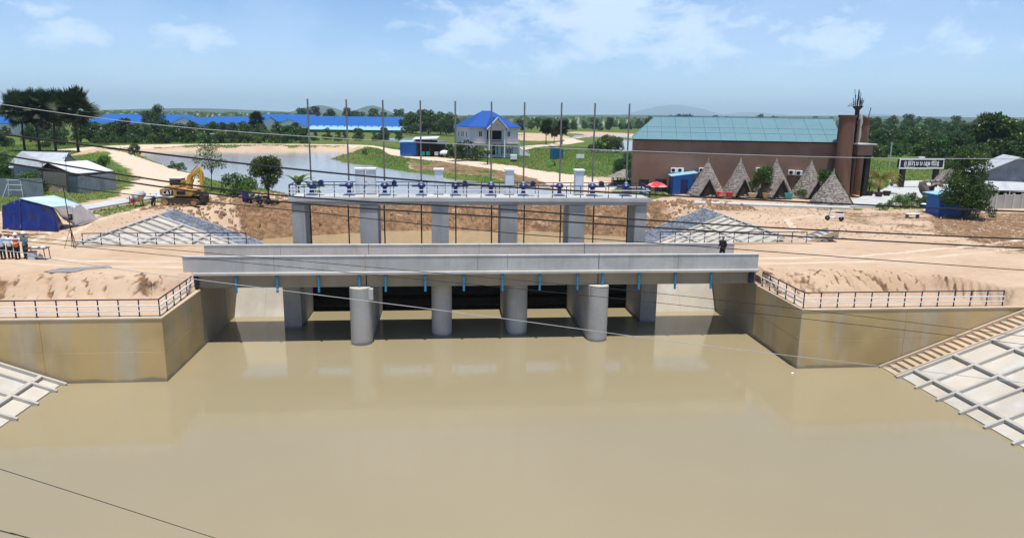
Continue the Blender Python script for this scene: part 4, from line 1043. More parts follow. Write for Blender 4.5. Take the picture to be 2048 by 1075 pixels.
# --- grey roofed house on the left bank
hA, hB, hC, hD = P(15, 328, 7.2), P(120, 339, 7.2), P(43, 303, 8.9), P(137, 306, 8.9)
gh = thing('village_house', 'left bank house with weathered grey sheet metal roof', 'house', (hA.x, hA.y, 4.6))
bk = lambda a, c: V3(2 * c.x - a.x, 2 * c.y - a.y, a.z)
A2, B2 = bk(hA, hC), bk(hB, hD)
MB().prism([hA, hB, hD, hC], (0, 0, .07)).build('roof_slope', M['sheetgrey'], gh); MB().prism([A2, B2, hD + V3(0, 0, .003), hC + V3(0, 0, .003)], (0, 0, .07)).build('roof_slope', M['sheetgrey'], gh)
ins_ = lambda p, c_: p.lerp(c_, .06)
ctr = (hA + hB + A2 + B2) / 4
w4 = [ins_(p, ctr) for p in (hA, hB, B2, A2)]
MB().hexa([V3(p.x, p.y, 4.2) for p in w4] + [V3(p.x, p.y, 7.2) for p in w4]).build('wall', M['fencegrey'], gh)
g3 = [w4[1] + V3(0, 0, .003), w4[2] + V3(0, 0, .003), V3(*hD.lerp(ctr, .05).to_2d(), 8.7)]
MB().prism(g3, (w4[0] - w4[1]).normalized() * .05).build('gable', M['fencegrey'], gh)
an0, an1 = P(90, 380, 4.7), P(136, 383, 4.7); u_ = (an1 - an0).normalized(); v_ = V3(-u_.y, u_.x, 0)
ann = thing('house_annex', 'pale plastered annex with white sheet roof in front of the grey roofed house', 'annex', (an0.x, an0.y, 4.5))
pts = [an0, an1, an1 + v_ * 5, an0 + v_ * 5]
MB().hexa([V3(p.x, p.y, 4.2) for p in pts] + [V3(p.x, p.y, 7.0) for p in pts]).build('wall', M['conc_dusty'], ann)
rf = [an0 - u_ * .3 - v_ * .4 + V3(0, 0, 2.35), an0 + u_ * 1.5 - v_ * .4 + V3(0, 0, 3.35), an0 + u_ * 1.5 + v_ * 5 + V3(0, 0, 3.35), an0 - u_ * .3 + v_ * 5 + V3(0, 0, 2.35)]
MB().prism(rf, (0, 0, .06)).build('roof_slope', M['darkwood'], ann)
rf = [an0 + u_ * 1.5 - v_ * .4 + V3(0, 0, 3.35), an1 + u_ * 1.9 - v_ * .4 + V3(0, 0, 2.2), an1 + u_ * 1.9 + v_ * 5 + V3(0, 0, 2.2), an0 + u_ * 1.5 + v_ * 5 + V3(0, 0, 3.35)]
MB().prism(rf, (0, 0, .06)).build('roof_slope', M['sheetwhite'], ann)
MB().prism([an0 + V3(0, 0, 2.301) - v_ * .02, an1 + V3(0, 0, 2.301) - v_ * .02, an0 + u_ * 1.5 + V3(0, 0, 3.3) - v_ * .02], v_ * .1).build('gable', M['darkwood'], ann)
sa, sb = an1 + u_ * .25, an1 + u_ * 2.2
MB().hexa([V3(p.x, p.y, z) for z in (4.2, 6.6) for p in (sa, sb, sb + v_ * 5, sa + v_ * 5)]).build('side_store', M['fencegrey'], ann)

fn0, fn1 = P(-30, 390, 4.7), P(88, 392, 4.7)
fc = thing('sheet_fence', 'blue grey corrugated sheet fence in front of the left bank house', 'fence', (fn0.x, fn0.y, 4.6))
nf = 9
for i in range(nf):
    a, b = fn0.lerp(fn1, i / nf), fn0.lerp(fn1, (i + .985) / nf); h_ = 1.95 + random.uniform(-.06, .06)
    MB().hexa([V3(p.x, p.y + dy, z) for z in (4.4, 4.7 + h_) for p, dy in ((a, 0), (b, 0), (b, .05), (a, .05))]).build('sheet', M['fencegrey'], fc)

# --- right bank grey shed
g0, g1 = at(1962, 345, 88.0), at(2085, 350, 88.0)
gs = gable_shed('grey_shed', 'grey corrugated shed with pale gable roof on the right bank', 'shed', (g0.x, 88.0, 4.5), rad(-27), 8.0, 8, at(1962, 347, 88).z - 4.5, at(2000, 318, 88).z - 4.5 + .25, 'fencegrey', 'sheetgrey', 'y', .35)
ea = at(1962, 347, 88).z - 4.5
MB().hexa([V3(-.5, -3.2, ea - 1.9), V3(8.5, -3.2, ea - 1.9), V3(8.5, -.36, ea - .95), V3(-.5, -.36, ea - .95)] + [V3(-.5, -3.2, ea - 1.83), V3(8.5, -3.2, ea - 1.83), V3(8.5, -.36, ea - .88), V3(-.5, -.36, ea - .88)]).build('veranda_roof', M['sheetgrey'], gs, world=False)
for x in (.2, 2.8, 5.4, 8.0): MB().beam((x, -3.0, -.4), (x, -3.0, ea - 1.9), .1, .1).build('veranda_post', M['white'], gs, world=False)
box_part('open_front', M['dark'], gs, (.3, -.3, -.3), (7.8, -.02, ea - 1.2))
r0, r1 = P(1972, 417, 4.7), P(2110, 417, 4.7)
rw = thing('block_fence', 'weathered grey block fence wall on the right bank in front of the grey shed', 'fence', (r0.x, r0.y, 4.6))
nb = 8
for i in range(nb):
    a, b = r0.lerp(r1, i / nb), r0.lerp(r1, (i + .97) / nb)
    MB().hexa([V3(p.x, p.y + dy, z) for z in (4.4, 6.25 + random.uniform(-.1, .05)) for p, dy in ((a, 0), (b, 0), (b, .14), (a, .14))]).build('panel', M['conc_pier'], rw, bevel=.015)
    MB().box((a.x - .1, a.y - .06, 4.4), (a.x + .1, a.y + .2, 6.45)).build('post', M['conc'], rw, bevel=.01)
MB().beam(V3(r0.x, r0.y + .07, 6.75), V3(r1.x, r1.y + .07, 6.75), .05, .06).build('wire_rail', M['wire'], rw)

# --- sheds and shelters on the right
def lean_shed(name, label, p, rz, w_, d_, h0, h1, wall, roof, slope_x=True):
    t_ = thing(name, label, 'shed', p, None, rz)
    MB().hexa([V3(0, 0, -.4), V3(w_, 0, -.4), V3(w_, d_, -.4), V3(0, d_, -.4), V3(0, 0, h0), V3(w_, 0, h1), V3(w_, d_, h1), V3(0, d_, h0)]).build('wall', M[wall], t_, world=False)
    sl = (h1 - h0) / w_
    q = [V3(-.35, -.45, h0 - .35 * sl + .03), V3(w_ + .35, -.45, h1 + .35 * sl + .03), V3(w_ + .35, d_ + .4, h1 + .35 * sl + .03), V3(-.35, d_ + .4, h0 - .35 * sl + .03)]
    MB().prism(q, (0, 0, .06)).build('roof', M[roof], t_, world=False)
    return t_
q = P(1345, 386, 4.75)
s1 = lean_shed('blue_shed', 'bright blue sheet shed with light blue sloping roof against the brown hall', (q.x, q.y, 4.6), rad(-10), 2.75, 2.6, 2.35, 2.75, 'sheetblue', 'shedroof')
box_part('door', M['tarpblue'], s1, (1.0, -.04, -.2), (1.9, -.004, 1.95)); box_part('side_awning', M['shedroof'], s1, (2.9, .2, 1.55), (3.7, 2.2, 1.62))
q = P(1876, 430, 4.7)
s2 = lean_shed('blue_kiosk', 'blue sheet kiosk with pale blue roof half hidden by the big right bank tree', (q.x, q.y, 4.55), rad(-5), 3.4, 2.4, 2.25, 2.6, 'sheetblue', 'shedroof')
box_part('hatch', M['pvc'], s2, (.5, -.05, .9), (1.9, -.004, 1.7))
q = P(1115, 319, 4.4)
s3 = lean_shed('field_hut', 'tiny blue field hut with tilted pale roof on stilts in the green field', (q.x - 1.2, q.y, 5.0), rad(8), 2.6, 2.2, 2.4, 1.7, 'pvc', 'shedroof')
for x, y in ((.1, .1), (2.5, .1), (.1, 2.1), (2.5, 2.1)): MB().beam((x, y, -1.4), (x, y, -.41), .14, .14).build('stilt', M['bark'], s3, world=False)

# --- thatched things
def thatch_cone(mb, c, r, h, n=56, rows=22, seed=0, lean=(0, 0)):
    R = np.random.default_rng(seed); vs = []
    for i in range(rows):
        f = i / (rows - 1)
        for lay in (0, 1):
            ff = min(1, f + lay * .9 / (rows - 1)); rr = r * (1 - ff) ** 1.04 + .06 + (.035 if lay == 0 else -.01)
            for j in range(n):
                a = 2 * math.pi * j / n + .08 * (i % 2); k = 1 + R.uniform(-.035, .035)
                vs.append((c[0] + rr * k * math.cos(a) + lean[0] * ff, c[1] + rr * k * math.sin(a) + lean[1] * ff, c[2] + h * ff + R.uniform(-.05, .05) * (lay == 0)))
    m_ = rows * 2
    mb.add(vs, [(i * n + j, i * n + (j + 1) % n, (i + 1) * n + (j + 1) % n, (i + 1) * n + j) for i in range(m_ - 1) for j in range(n)] + [tuple((m_ - 1) * n + j for j in range(n))])
    return mb
cones = [(1424, 391, 322, 74, 'first from the left, beside the blue shed', -.25), (1489, 392, 321, 70, 'second from the left, behind the red basins', -.1), (1563, 394, 321, 76, 'third from the left, behind the teal basin', -.05), (1633, 395, 325, 74, 'fourth from the left, behind the vine-clad one', -.05), (1681, 412, 343, 84, 'nearest one, vine-clad and closed', 0)]
for i, (px, pb, pt_, pw, wh, off) in enumerate(cones):
    c = P(px, pb, 4.8); dist = c.y / ray(px, pb).y * ray(px, pb).length
    sc_ = dist / ray(px, pb).length; r = pw * sc_ / 2; c = V3(c.x, c.y + r * .9, 4.7)
    h_ = at(px, pt_, c.y).z - 4.7
    t_ = thing('thatched_cone_hut', 'grey thatched cone hut, %s' % wh, 'hut', c, 'thatched cone huts along the walkway')
    thatch_cone(MB(), c, r, h_, seed=i).build('thatch', M['thatch'], t_)
    MB().lathe([(.16, h_ - .12), (.10, h_ + .05), (.07, h_ + .28), (.02, h_ + .34)], 8, c).build('finial', M['thatch'], t_)
    if i < 4:
        ph, pw2 = h_ * .46, r * .42; ox = off * r; yf = c.y - r * 1.06
        for sg in (-1, 1):
            MB().prism([(c.x + ox + sg * pw2 * 1.25, yf, c.z), (c.x + ox, yf, c.z + ph * 1.12), (c.x + ox, c.y, c.z + ph * 1.12), (c.x + ox + sg * pw2 * 1.25, c.y, c.z)], (sg * .1, 0, .09)).build('porch_thatch', M['thatch'], t_)
        MB().prism([(c.x + ox - pw2, yf + .18, c.z + .03), (c.x + ox + pw2, yf + .18, c.z + .03), (c.x + ox, yf + .18, c.z + ph)], (0, .2, 0)).build('entrance', M['thatch_shade'], t_)
        for k in (-.5, 0, .5): MB().beam((c.x + ox + k * pw2, yf + .1, c.z), (c.x + ox + k * pw2, yf + .1, c.z + ph * (.35 if k else .3)), .04, .04).build('gate_bar', M['darkwood'], t_)
# gazebo
q = P(1247, 366, 4.6)
gz_ = thing('thatched_gazebo', 'round thatched gazebo on dark posts beside the brown hall', 'gazebo', (q.x, q.y, 4.5))
rr = 2.3; zt = at(1247, 338, q.y).z; zl = at(1247, 353, q.y).z
thatch_cone(MB(), (q.x, q.y, zl), rr, zt - zl, 30, 6, 5).build('roof', M['thatch'], gz_)
for j in range(8):
    a = j * math.pi / 4; MB().tube([(q.x + 1.8 * math.cos(a), q.y + 1.8 * math.sin(a), 4.3), (q.x + 1.8 * math.cos(a), q.y + 1.8 * math.sin(a), zl + .25)], .08, 6).build('post', M['darkwood'], gz_)
MB().tube([(q.x, q.y, 4.3), (q.x, q.y, 5.0)], 1.5, 14).build('bench', M['darkwood'], gz_)
# leaning, half collapsed thatched hut
q0 = P(1868, 410, 4.7); Yh = q0.y + 2.0
rh = thing('ruined_hut', 'half collapsed thatched hut with two leaning roof boards beside the blue kiosk', 'hut', (q0.x, Yh, 4.6))
w0 = [at(1845, 362, Yh), at(1868, 408, Yh)]; w1 = [at(1905, 337, Yh + 1.0), at(1878, 372, Yh + 1.0)]
for (a, b) in (w0, w1):
    MB().beam(a, b, .5, .22, (0, 1, 0)).build('leaning_board', M['thatch'], rh)
n = 12; vs = []
for i in range(n + 1):
    f = i / n
    for k in range(5):
        g = k / 4; a = w0[0].lerp(w1[0], f); b = w0[1].lerp(w1[1], f)
        p = a.lerp(b, g); p.z -= math.sin(f * math.pi) ** .7 * 1.15 * (1 - g * .8); vs.append((p.x, p.y + .5 + 1.2 * math.sin(g * 3), p.z))
MB().add(vs, [(i * 5 + k, (i + 1) * 5 + k, (i + 1) * 5 + k + 1, i * 5 + k + 1) for i in range(n) for k in range(4)]).build('sagging_thatch', M['thatch'], rh).modifiers.new('s', 'SOLIDIFY').thickness = .15
for k in range(5): MB().tube([at(1849 + k * 11, 363, Yh + .4), at(1856 + k * 11, 362, Yh + .4)], .18, 8).build('ridge_log', M['thatch'], rh)

# --- gateway sign
sl = P(1801, 374, 4.86); sr = at(1868, 370, sl.y + .6); sr.z = 4.86; su = (sr - sl).normalized(); sang = math.atan2(su.y, su.x); sln = (sr - sl).length
sg_ = thing('gateway_sign', 'black gateway with framed black sign board over the concrete yard', 'gateway', (sl.x, sl.y, 4.86), None, sang)
zb0, zb1 = at(1800, 335.5, sl.y).z - 4.86, at(1800, 318.5, sl.y).z - 4.86
for x in (0, sln): box_part('post', M['black'], sg_, (x - .3, -.3, -.2), (x + .3, .3, zb0))
bd = box_part('board', M['black'], sg_, (-.8, -.28, zb0 + .002), (sln + .8, .28, zb1))
for a, b in (((-.95, -.33, zb0 - .12), (sln + .95, -.285, zb0 + .05)), ((-.95, -.33, zb1 - .05), (sln + .95, -.285, zb1 + .12)), ((-.95, -.33, zb0 + .052), (-.78, -.285, zb1 - .052)), ((sln + .78, -.33, zb0 + .052), (sln + .95, -.285, zb1 - .052))):
    MB().box(a, b).build('frame_strip', M['white'], bd, world=False)
zm = (zb0 + zb1) / 2; hg = (zb1 - zb0) * .34
# lettering: rounded letters with hooks and subscripts, each letter one piece
def glyph(x, kind):
    S = lambda pts: [V3(x + u * .62, -.30, zm + v * hg) for u, v in pts]
    mb = MB(); tb = lambda pts: mb.tube(S(pts), .06, 5)
    if kind == 0: tb([(0, -.6), (0, .55), (.2, .8), (.42, .5), (.42, -.6)]); tb([(0, -.2), (.2, -.05)]); tb([(-.1, -.9), (.45, -.95)])
    elif kind == 1: tb([(0, -.6), (0, .7)]); tb([(0, .7), (.25, .45), (.5, .7), (.5, -.6)]); tb([(.5, -.6), (.7, -.5)])
    elif kind == 2: tb([(.05, .7), (-.05, .2), (.2, .05), (-.02, -.35), (.2, -.6), (.45, -.4), (.45, .7)])
    elif kind == 3: tb([(0, -.6), (0, .5), (.22, .75), (.45, .5), (.45, -.6)]); tb([(.2, -.6), (.2, .3)]); tb([(-.12, -.5), (-.12, -1.0), (.3, -1.0)])
    else: tb([(0, .7), (0, -.6), (.42, -.6), (.42, .7)]); tb([(.6, .8), (.75, .3), (.6, -.6), (.8, -.75)])
    return mb.build('letter', M['white'], bd, world=False)
xm = sln / 2 - 2.9
for i, k in enumerate((0, 3, 1, 2, 2, 4, 3, 1, 4)): glyph(xm + i * .66, k)
for x in (sln * .16, sln * .86):
    em = MB().tube([(x, -.285, zm + .18), (x, -.31, zm + .18)], .46, 18).build('emblem', M['conc'], bd, True, world=False)
    for k in (-.22, 0, .22): MB().box((x - .40, -.325, zm + .16 + k), (x + .40, -.311, zm + .22 + k)).build('emblem_bar', M['black'], em, world=False)
    MB().box((x - .85, -.31, zm - .52), (x + .85, -.283, zm - .45)).build('emblem_line', M['conc'], bd, world=False)
MB().box((sln / 2 - .5, -.2, zb1 + .122), (sln / 2 + .5, .2, zb1 + .4)).build('lamp_box', M['white'], sg_, world=False)

# --- blue tarpaulin tent
def patch(q, n, m_, amp, seed, mat, name, parent, sag=0.0):
    """cloth patch through 4 corners, wrinkled; q = bl, br, tr, tl"""
    vs = []; nrm = (q[1] - q[0]).cross(q[3] - q[0]).normalized()
    for j in range(m_ + 1):
        for i in range(n + 1):
            u, v_ = i / n, j / m_
            p = q[0].lerp(q[1], u).lerp(q[3].lerp(q[2], u), v_)
            e = float(fbm(np.array([u * 7.0 + seed * 9]), np.array([v_ * 3.0 + seed * 5]), 4)[0])
            k = math.sin(math.pi * u) ** .5 * math.sin(math.pi * v_) ** .5
            vs.append(p + nrm * (e * amp * (.3 + k)) - V3(0, 0, sag * k))
    o = MB().add(vs, [(j * (n + 1) + i, j * (n + 1) + i + 1, (j + 1) * (n + 1) + i + 1, (j + 1) * (n + 1) + i) for j in range(m_) for i in range(n)]).build(name, M[mat], parent, True)
    s_ = o.modifiers.new('s', 'SOLIDIFY'); s_.thickness = .02
    return o
tt_ = thing('tarp_tent', 'low tent of dark blue tarpaulin with pale roof and white side flap', 'tent', P(60, 462, 4.7))
e0, e1, e2 = P(5, 459, 4.7), P(116, 465, 4.7), P(128, 452, 4.7)
t0, t1, t2 = at(4, 411, e0.y + .3), at(40, 397, e0.y + .6), at(106, 414, e1.y + .5)
m0 = e0.lerp(e1, .33)
patch([e0, m0, t1, t0], 14, 12, .35, 1, 'tarpblue', 'front_tarp', tt_)
patch([m0, e1, t2, t1], 18, 12, .40, 2, 'tarpblue', 'front_tarp', tt_)
r3, r4 = at(108, 390, e1.y + 4.2), at(163, 409, e1.y + 3.6)
patch([t1 + V3(0, -.1, .05), t2 + V3(0, -.1, .05), r4, r3], 12, 10, .15, 3, 'tarproof', 'roof_sheet', tt_, .15)
f0, f1_, f2_ = P(150, 452, 4.75), P(198, 437, 4.75), t2
patch([V3(*e2.to_2d(), 5.3), f0, r4.lerp(t2, .35) + V3(0, 0, -.05), t2 + V3(0, 0, -.03)], 10, 10, .35, 4, 'tarpwhite', 'side_flap', tt_, .2)
patch([f0, f1_, r4 + V3(0, 0, -.03), r4.lerp(t2, .35) + V3(0, 0, -.05)], 10, 10, .35, 5, 'tarpwhite', 'side_flap', tt_, .2)
lb = e0 + V3(-.3, 5.5, 0); patch([lb, e0, t0, t0 + V3(0, 5.0, -.2)], 8, 8, .2, 6, 'tarpblue', 'side_tarp', tt_)
MB().tube([e0.lerp(e1, .5) + V3(0, 3.5, 0), t1.lerp(r3, .6) + V3(0, 0, -.05)], .05, 6).build('pole', M['bark'], tt_)
patch([e1, e2, t2 + V3(.02, .1, -.1), t2 + V3(0, 0, -.1)], 6, 8, .2, 8, 'tarpblue', 'side_tarp', tt_)
for i, (a, b) in enumerate((((8, 470), (95, 468)), ((30, 475), (98, 470)), ((5, 466), (60, 472)))):
    A_, B_ = P(*a, 4.78), P(*b, 4.78); tag(MB().beam(A_ + V3(0, 0, i * .06), B_ + V3(0, 0, i * .06), .12, .06).build('timber_plank', M['conc_dusty'] if i == 1 else M['darkwood']), ['long dark timber plank lying at the foot of the tent', 'dusty pale timber plank lying nearest the workers behind the table', 'short dark timber plank against the tent left end'][i], 'plank', 'planks in front of the tent')
# ------------------------------------------------------------------ plants
def leaf_mesh(name, pos, out_dir, size, mat, R, aspect=.5, droop=.3):
    """one diamond leaf per point. pos (n,3), size scalar or (n,)"""
    n = len(pos); size = np.broadcast_to(size, (n,))[:, None] * R.uniform(.65, 1.3, (n, 1))
    d = out_dir + R.normal(0, .55, (n, 3)); d[:, 2] -= droop * R.random(n); d /= np.linalg.norm(d, axis=1)[:, None] + 1e-9
    s = np.cross(d, R.normal(0, 1, (n, 3))); s /= np.linalg.norm(s, axis=1)[:, None] + 1e-9
    nn = np.cross(d, s)
    a = pos - d * size * .5; b = pos + d * size * .5; w_ = s * size * aspect * .5; lift = nn * size * .08
    v = np.stack([a, pos + w_ + lift, b, pos - w_ + lift], 1).reshape(-1, 3)
    f = np.arange(4 * n).reshape(n, 4)
    me = np_mesh(name, v, f, mat); tone = np.repeat(np.clip(R.normal(.12, .16, n), 0, .7), 4).astype(np.float32)
    me.attributes.new('tone', 'FLOAT', 'POINT').data.foreach_set('value', tone); return me

def blob_points(blobs, n, R, shell=.55):
    w_ = np.array([b[3] ** 2 for b in blobs]); k = R.choice(len(blobs), n, p=w_ / w_.sum()); B = np.array(blobs)[k]
    d = R.normal(0, 1, (n, 3)); d /= np.linalg.norm(d, axis=1)[:, None]
    rr = (shell + (1 - shell) * R.random(n) ** .6) * (1 + .18 * np.sin(d[:, 0] * 7 + B[:, 0] * 3) * np.cos(d[:, 1] * 6 + B[:, 1]))
    p = B[:, :3] + d * (B[:, 3] * rr)[:, None] * np.array([1, 1, .8]); return p, d

def make_tree(name, h, spread, nleaf, lsize, lmat, seed, trunk_h=.35, nb=14, tr=.16, shell=.5, stems=1, bark='bark', flat=.75):
    """returns crown mesh and trunk mesh, origin at the foot"""
    R = np.random.default_rng(seed); mb = MB(); blobs = []
    th = h * trunk_h
    for s in range(stems):
        bx, by = (R.uniform(-.5, .5, 2) * (.3 if stems > 1 else 0))
        top = V3(bx + R.uniform(-.1, .1) * h * .3, by + R.uniform(-.1, .1) * h * .3, th)
        mb.tube([(bx, by, -.2), (bx * 1.1, by * 1.1, th * .5), tuple(top)], [tr, tr * .8, tr * .62], 7)
        m_ = nb // stems
        for i in range(m_):
            a = 2 * math.pi * (i + R.random() * .7) / m_; e = R.uniform(.0, 1.0)
            r_ = spread * (1 - .55 * e) * R.uniform(.45, .85)
            z = th + (h - th) * (.12 + .72 * e)
            end = V3(bx + r_ * math.cos(a), by + r_ * math.sin(a), z)
            mid = top.lerp(end, .5) + V3(0, 0, .1 * h * R.random())
            mb.tube([tuple(top - V3(0, 0, th * .25 * R.random())), tuple(mid), tuple(end)], [tr * .42, tr * .25, tr * .08], 5)
            blobs.append((end.x, end.y, end.z, spread * R.uniform(.26, .46) * flat / .75))
    p, d = blob_points(blobs, nleaf, R, shell); p[:, 2] = np.maximum(p[:, 2], .1)
    crown = leaf_mesh(name + '_crown', p, d, lsize, M[lmat], R)
    return crown, mb.mesh(name + '_trunk', M[bark], True)

def plant_root(name, label, cat, p, group=None, sc_=1.0, rz=None, parts=()):
    t_ = thing(name, label, cat, p, group, random.uniform(0, 6.28) if rz is None else rz); t_.scale = (sc_,) * 3
    for nm, me in parts:
        o = bpy.data.objects.new(nm, me); col.objects.link(o); o.parent = t_
    return t_
def put(name, label, pr, p, group=None, sc_=1.0, cat='tree', rz=None):
    return plant_root(name, label, cat, p, group, sc_, rz, (('crown' if cat == 'tree' else 'foliage', pr[0]), ('trunk' if cat == 'tree' else 'stem', pr[1])))

far_protos = [make_tree('far_tree%d' % i, 9, 3.6, 2200, .62, m_, 20 + i, .07, 16, .2) for i, m_ in enumerate(('leaf_far', 'leaf_far', 'leaf_dark', 'leaf'))]
bush_protos = [make_tree('bush%d' % i, 3.0, 1.9, 1500, .30, m_, 40 + i, .12, 10, .07) for i, m_ in enumerate(('leaf', 'leaf_dark', 'leaf_light'))]
mid_dark = make_tree('mid_dark', 8, 3.4, 5200, .34, 'leaf_dark', 60, .25, 20, .18, .4)
near_tree = make_tree('near_tree', 5.6, 2.4, 7500, .22, 'leaf', 61, .34, 20, .12, .35, stems=2)
thin_tree = make_tree('thin_tree', 6.4, 2.2, 1700, .20, 'leaf', 62, .42, 16, .07, .3)
big_right = make_tree('big_right', 8.4, 3.0, 11000, .24, 'leaf', 63, .12, 26, .2, .4, stems=2)
shrub = make_tree('shrub', 2.2, 1.3, 1800, .17, 'leaf', 64, .1, 12, .04, .3)
shrub_light = make_tree('shrub_light', 1.6, 1.3, 1400, .18, 'leaf_light', 65, .08, 10, .03, .3)

# --- fan palms (sugar palms)
def fan_palm(seed, h, cr=2.6, nf=44):
    R = np.random.default_rng(seed); tb = MB()
    tb.tube([(0, 0, -.3), (R.uniform(-.2, .2), 0, h * .5), (R.uniform(-.4, .4), R.uniform(-.2, .2), h)], [.30, .22, .20], 9)
    V = []; Fc = []; T = []; ph = V3(0, 0, h)
    for i in range(nf):
        e = R.uniform(-1.2, 1.3) if i > 14 else R.uniform(.8, 1.5); a = 2.4 * i + R.uniform(-.3, .3)
        d = V3(math.cos(a) * math.cos(e), math.sin(a) * math.cos(e), math.sin(e)); L_ = cr * R.uniform(.30, .58)
        c = ph + d * L_ + V3(0, 0, .15)
        tb.tube([tuple(ph), tuple(ph + d * L_ * .6 + V3(0, 0, .1)), tuple(c)], [.04, .03, .02], 4)
        s = d.cross(V3(0, 0, 1)); s = s.normalized() if s.length > .05 else V3(1, 0, 0)
        s = (s + V3(*R.normal(0, .35, 3))).normalized(); u = d; fr = cr * R.uniform(.40, .52); nrm = u.cross(s).normalized()
        k = 15; tone = max(0, R.normal(.12, .15)) if e > -.3 else .0
        for j in range(k):
            t0 = -2.0 + 4.0 * j / k; t1 = t0 + .20; tm = (t0 + t1) / 2
            f = lambda t_, r_, w_=0: c + (u * math.cos(t_) + s * math.sin(t_)) * r_ + nrm * w_
            b = len(V); V += [tuple(c), tuple(f(t0, fr * .6, .06)), tuple(f(tm, fr * (1 - .12 * abs(tm)), -.14)), tuple(f(t1, fr * .6, .06))]; Fc.append((b, b + 1, b + 2, b + 3)); T += [min(tone, .8)] * 4
    me = np_mesh('fan_crown', np.array(V), np.array(Fc), M['leaf_palm']); me.attributes.new('tone', 'FLOAT', 'POINT').data.foreach_set('value', np.array(T, np.float32))
    return me, tb.mesh('fan_trunk', M['palmbark'], True)
fp = [fan_palm(s, 9.6, 5.2, 92) for s in (1, 2, 3)]
for i, (px, pb, ptop, lab) in enumerate(((50, 303, 178, 'leftmost sugar palm of the tall group behind the grey roofed house'), (80, 303, 176, 'second sugar palm from the left in the tall group'), (112, 304, 176, 'third sugar palm from the left in the tall group'), (158, 314, 172, 'rightmost sugar palm of the tall group beside the dirt road'))):
    p = P(px, pb, 4.5); hh = at(px, ptop, p.y).z - 4.5
    put('sugar_palm', lab, fp[i % 3], (p.x, p.y, 4.4), 'sugar palms on the left', hh / 14.3)
for px, pb, ptop, lab in ((1092, 290, 236, 'sugar palm with full round crown in the field right of the villa'), (1124, 290, 238, 'thinner sugar palm just right of the round-crowned field palm'), (1108, 288, 252, 'short sugar palm between the two taller field palms')):
    p = P(px, pb, 4.4); hh = at(px, ptop, p.y).z - 4.4; put('sugar_palm', lab, fp[1], (p.x, p.y, 4.3), 'sugar palms in the field', hh / 14.3)
p = P(1375, 252, 4.4); put('sugar_palm', 'distant sugar palm showing above the teal roof ridge', fp[2], (at(1372, 240, 200).x, 200, 4.3), None, (at(1372, 228, 200).z - 4.3) / 14.3)
p = P(1972, 300, 4.5); put('sugar_palm', 'dark sugar palm standing among the right bank woods', fp[0], (at(1972, 260, 165).x, 165, 4.4), None, (at(1972, 226, 165).z - 4.4) / 14.3)
p = at(513, 262, 300); put('sugar_palm', 'lone sugar palm in front of the factory halls', fp[0], (p.x, 300, 4.3), None, .75)

# --- feather palm, banana
def feather(seed, nf, L_, mat, z0, droop=.9, wd=.5, n=12):
    R = np.random.default_rng(seed); V = []; Fc = []; T = []; tb = MB(); tb.tube([(0, 0, -.2), (0, 0, z0)], [.16, .12], 8)
    for i in range(nf):
        a = 2.4 * i + R.uniform(-.3, .3); e0 = R.uniform(.5, 1.35); pts = []; p = V3(0, 0, z0); e = e0
        for j in range(n + 1):
            pts.append(p.copy()); p = p + V3(math.cos(a) * math.cos(e), math.sin(a) * math.cos(e), math.sin(e)) * (L_ / n); e -= droop * 2.0 / n
        tb.tube([tuple(x) for x in pts[::3]], [.03, .025, .02, .012, .01][:len(pts[::3])], 4); sd = V3(-math.sin(a), math.cos(a), 0); tone = max(0, R.normal(.2, .2))
        for j in range(1, n):
            w_ = wd * math.sin(math.pi * (j / n) ** .7) + .08; d = (pts[j + 1] - pts[j - 1]).normalized()
            for sg in (-1, 1):
                q = pts[j]; tip = q + sd * sg * w_ + d * w_ * .7 - V3(0, 0, w_ * .5); b = len(V)
                V += [tuple(q), tuple(q + d * .09), tuple(tip), tuple(q.lerp(tip, .5) - d * .06)]; Fc.append((b, b + 1, b + 2, b + 3)); T += [min(tone, .8)] * 4
    me = np_mesh('fronds', np.array(V), np.array(Fc), M[mat]); me.attributes.new('tone', 'FLOAT', 'POINT').data.foreach_set('value', np.array(T, np.float32))
    return me, tb.mesh('palm_stem', M['palmbark'], True)
def banana(seed, nf=9, h=3.2):
    R = np.random.default_rng(seed); V = []; Fc = []; T = []; tb = MB(); tb.tube([(0, 0, -.2), (0, 0, h * .45)], [.12, .08], 8)
    for i in range(nf):
        a = 2.4 * i + R.uniform(-.3, .3); e = R.uniform(.8, 1.4); p = V3(0, 0, h * .42); n = 9; row = []; tone = max(0, R.normal(.25, .2))
        for j in range(n + 1):
            w_ = .30 * math.sin(math.pi * min(1, (j / n) * .9 + .1)) ; sd = V3(-math.sin(a), math.cos(a), 0)
            row.append((p - sd * w_ - V3(0, 0, w_ * .35), p.copy(), p + sd * w_ - V3(0, 0, w_ * .35))); p = p + V3(math.cos(a) * math.cos(e), math.sin(a) * math.cos(e), math.sin(e)) * (h * .62 / n); e -= 1.5 / n
        for j in range(n):
            for k in (0, 1):
                b = len(V); V += [tuple(row[j][k]), tuple(row[j][k + 1]), tuple(row[j + 1][k + 1]), tuple(row[j + 1][k])]; Fc.append((b, b + 1, b + 2, b + 3)); T += [min(.8, tone)] * 4
    me = np_mesh('banana_leaf', np.array(V), np.array(Fc), M['leaf_banana']); me.attributes.new('tone', 'FLOAT', 'POINT').data.foreach_set('value', np.array(T, np.float32))
    return me, tb.mesh('banana_stem', M['leaf_light'], True)
ban = [banana(4), banana(5), banana(6, 7, 2.6)]
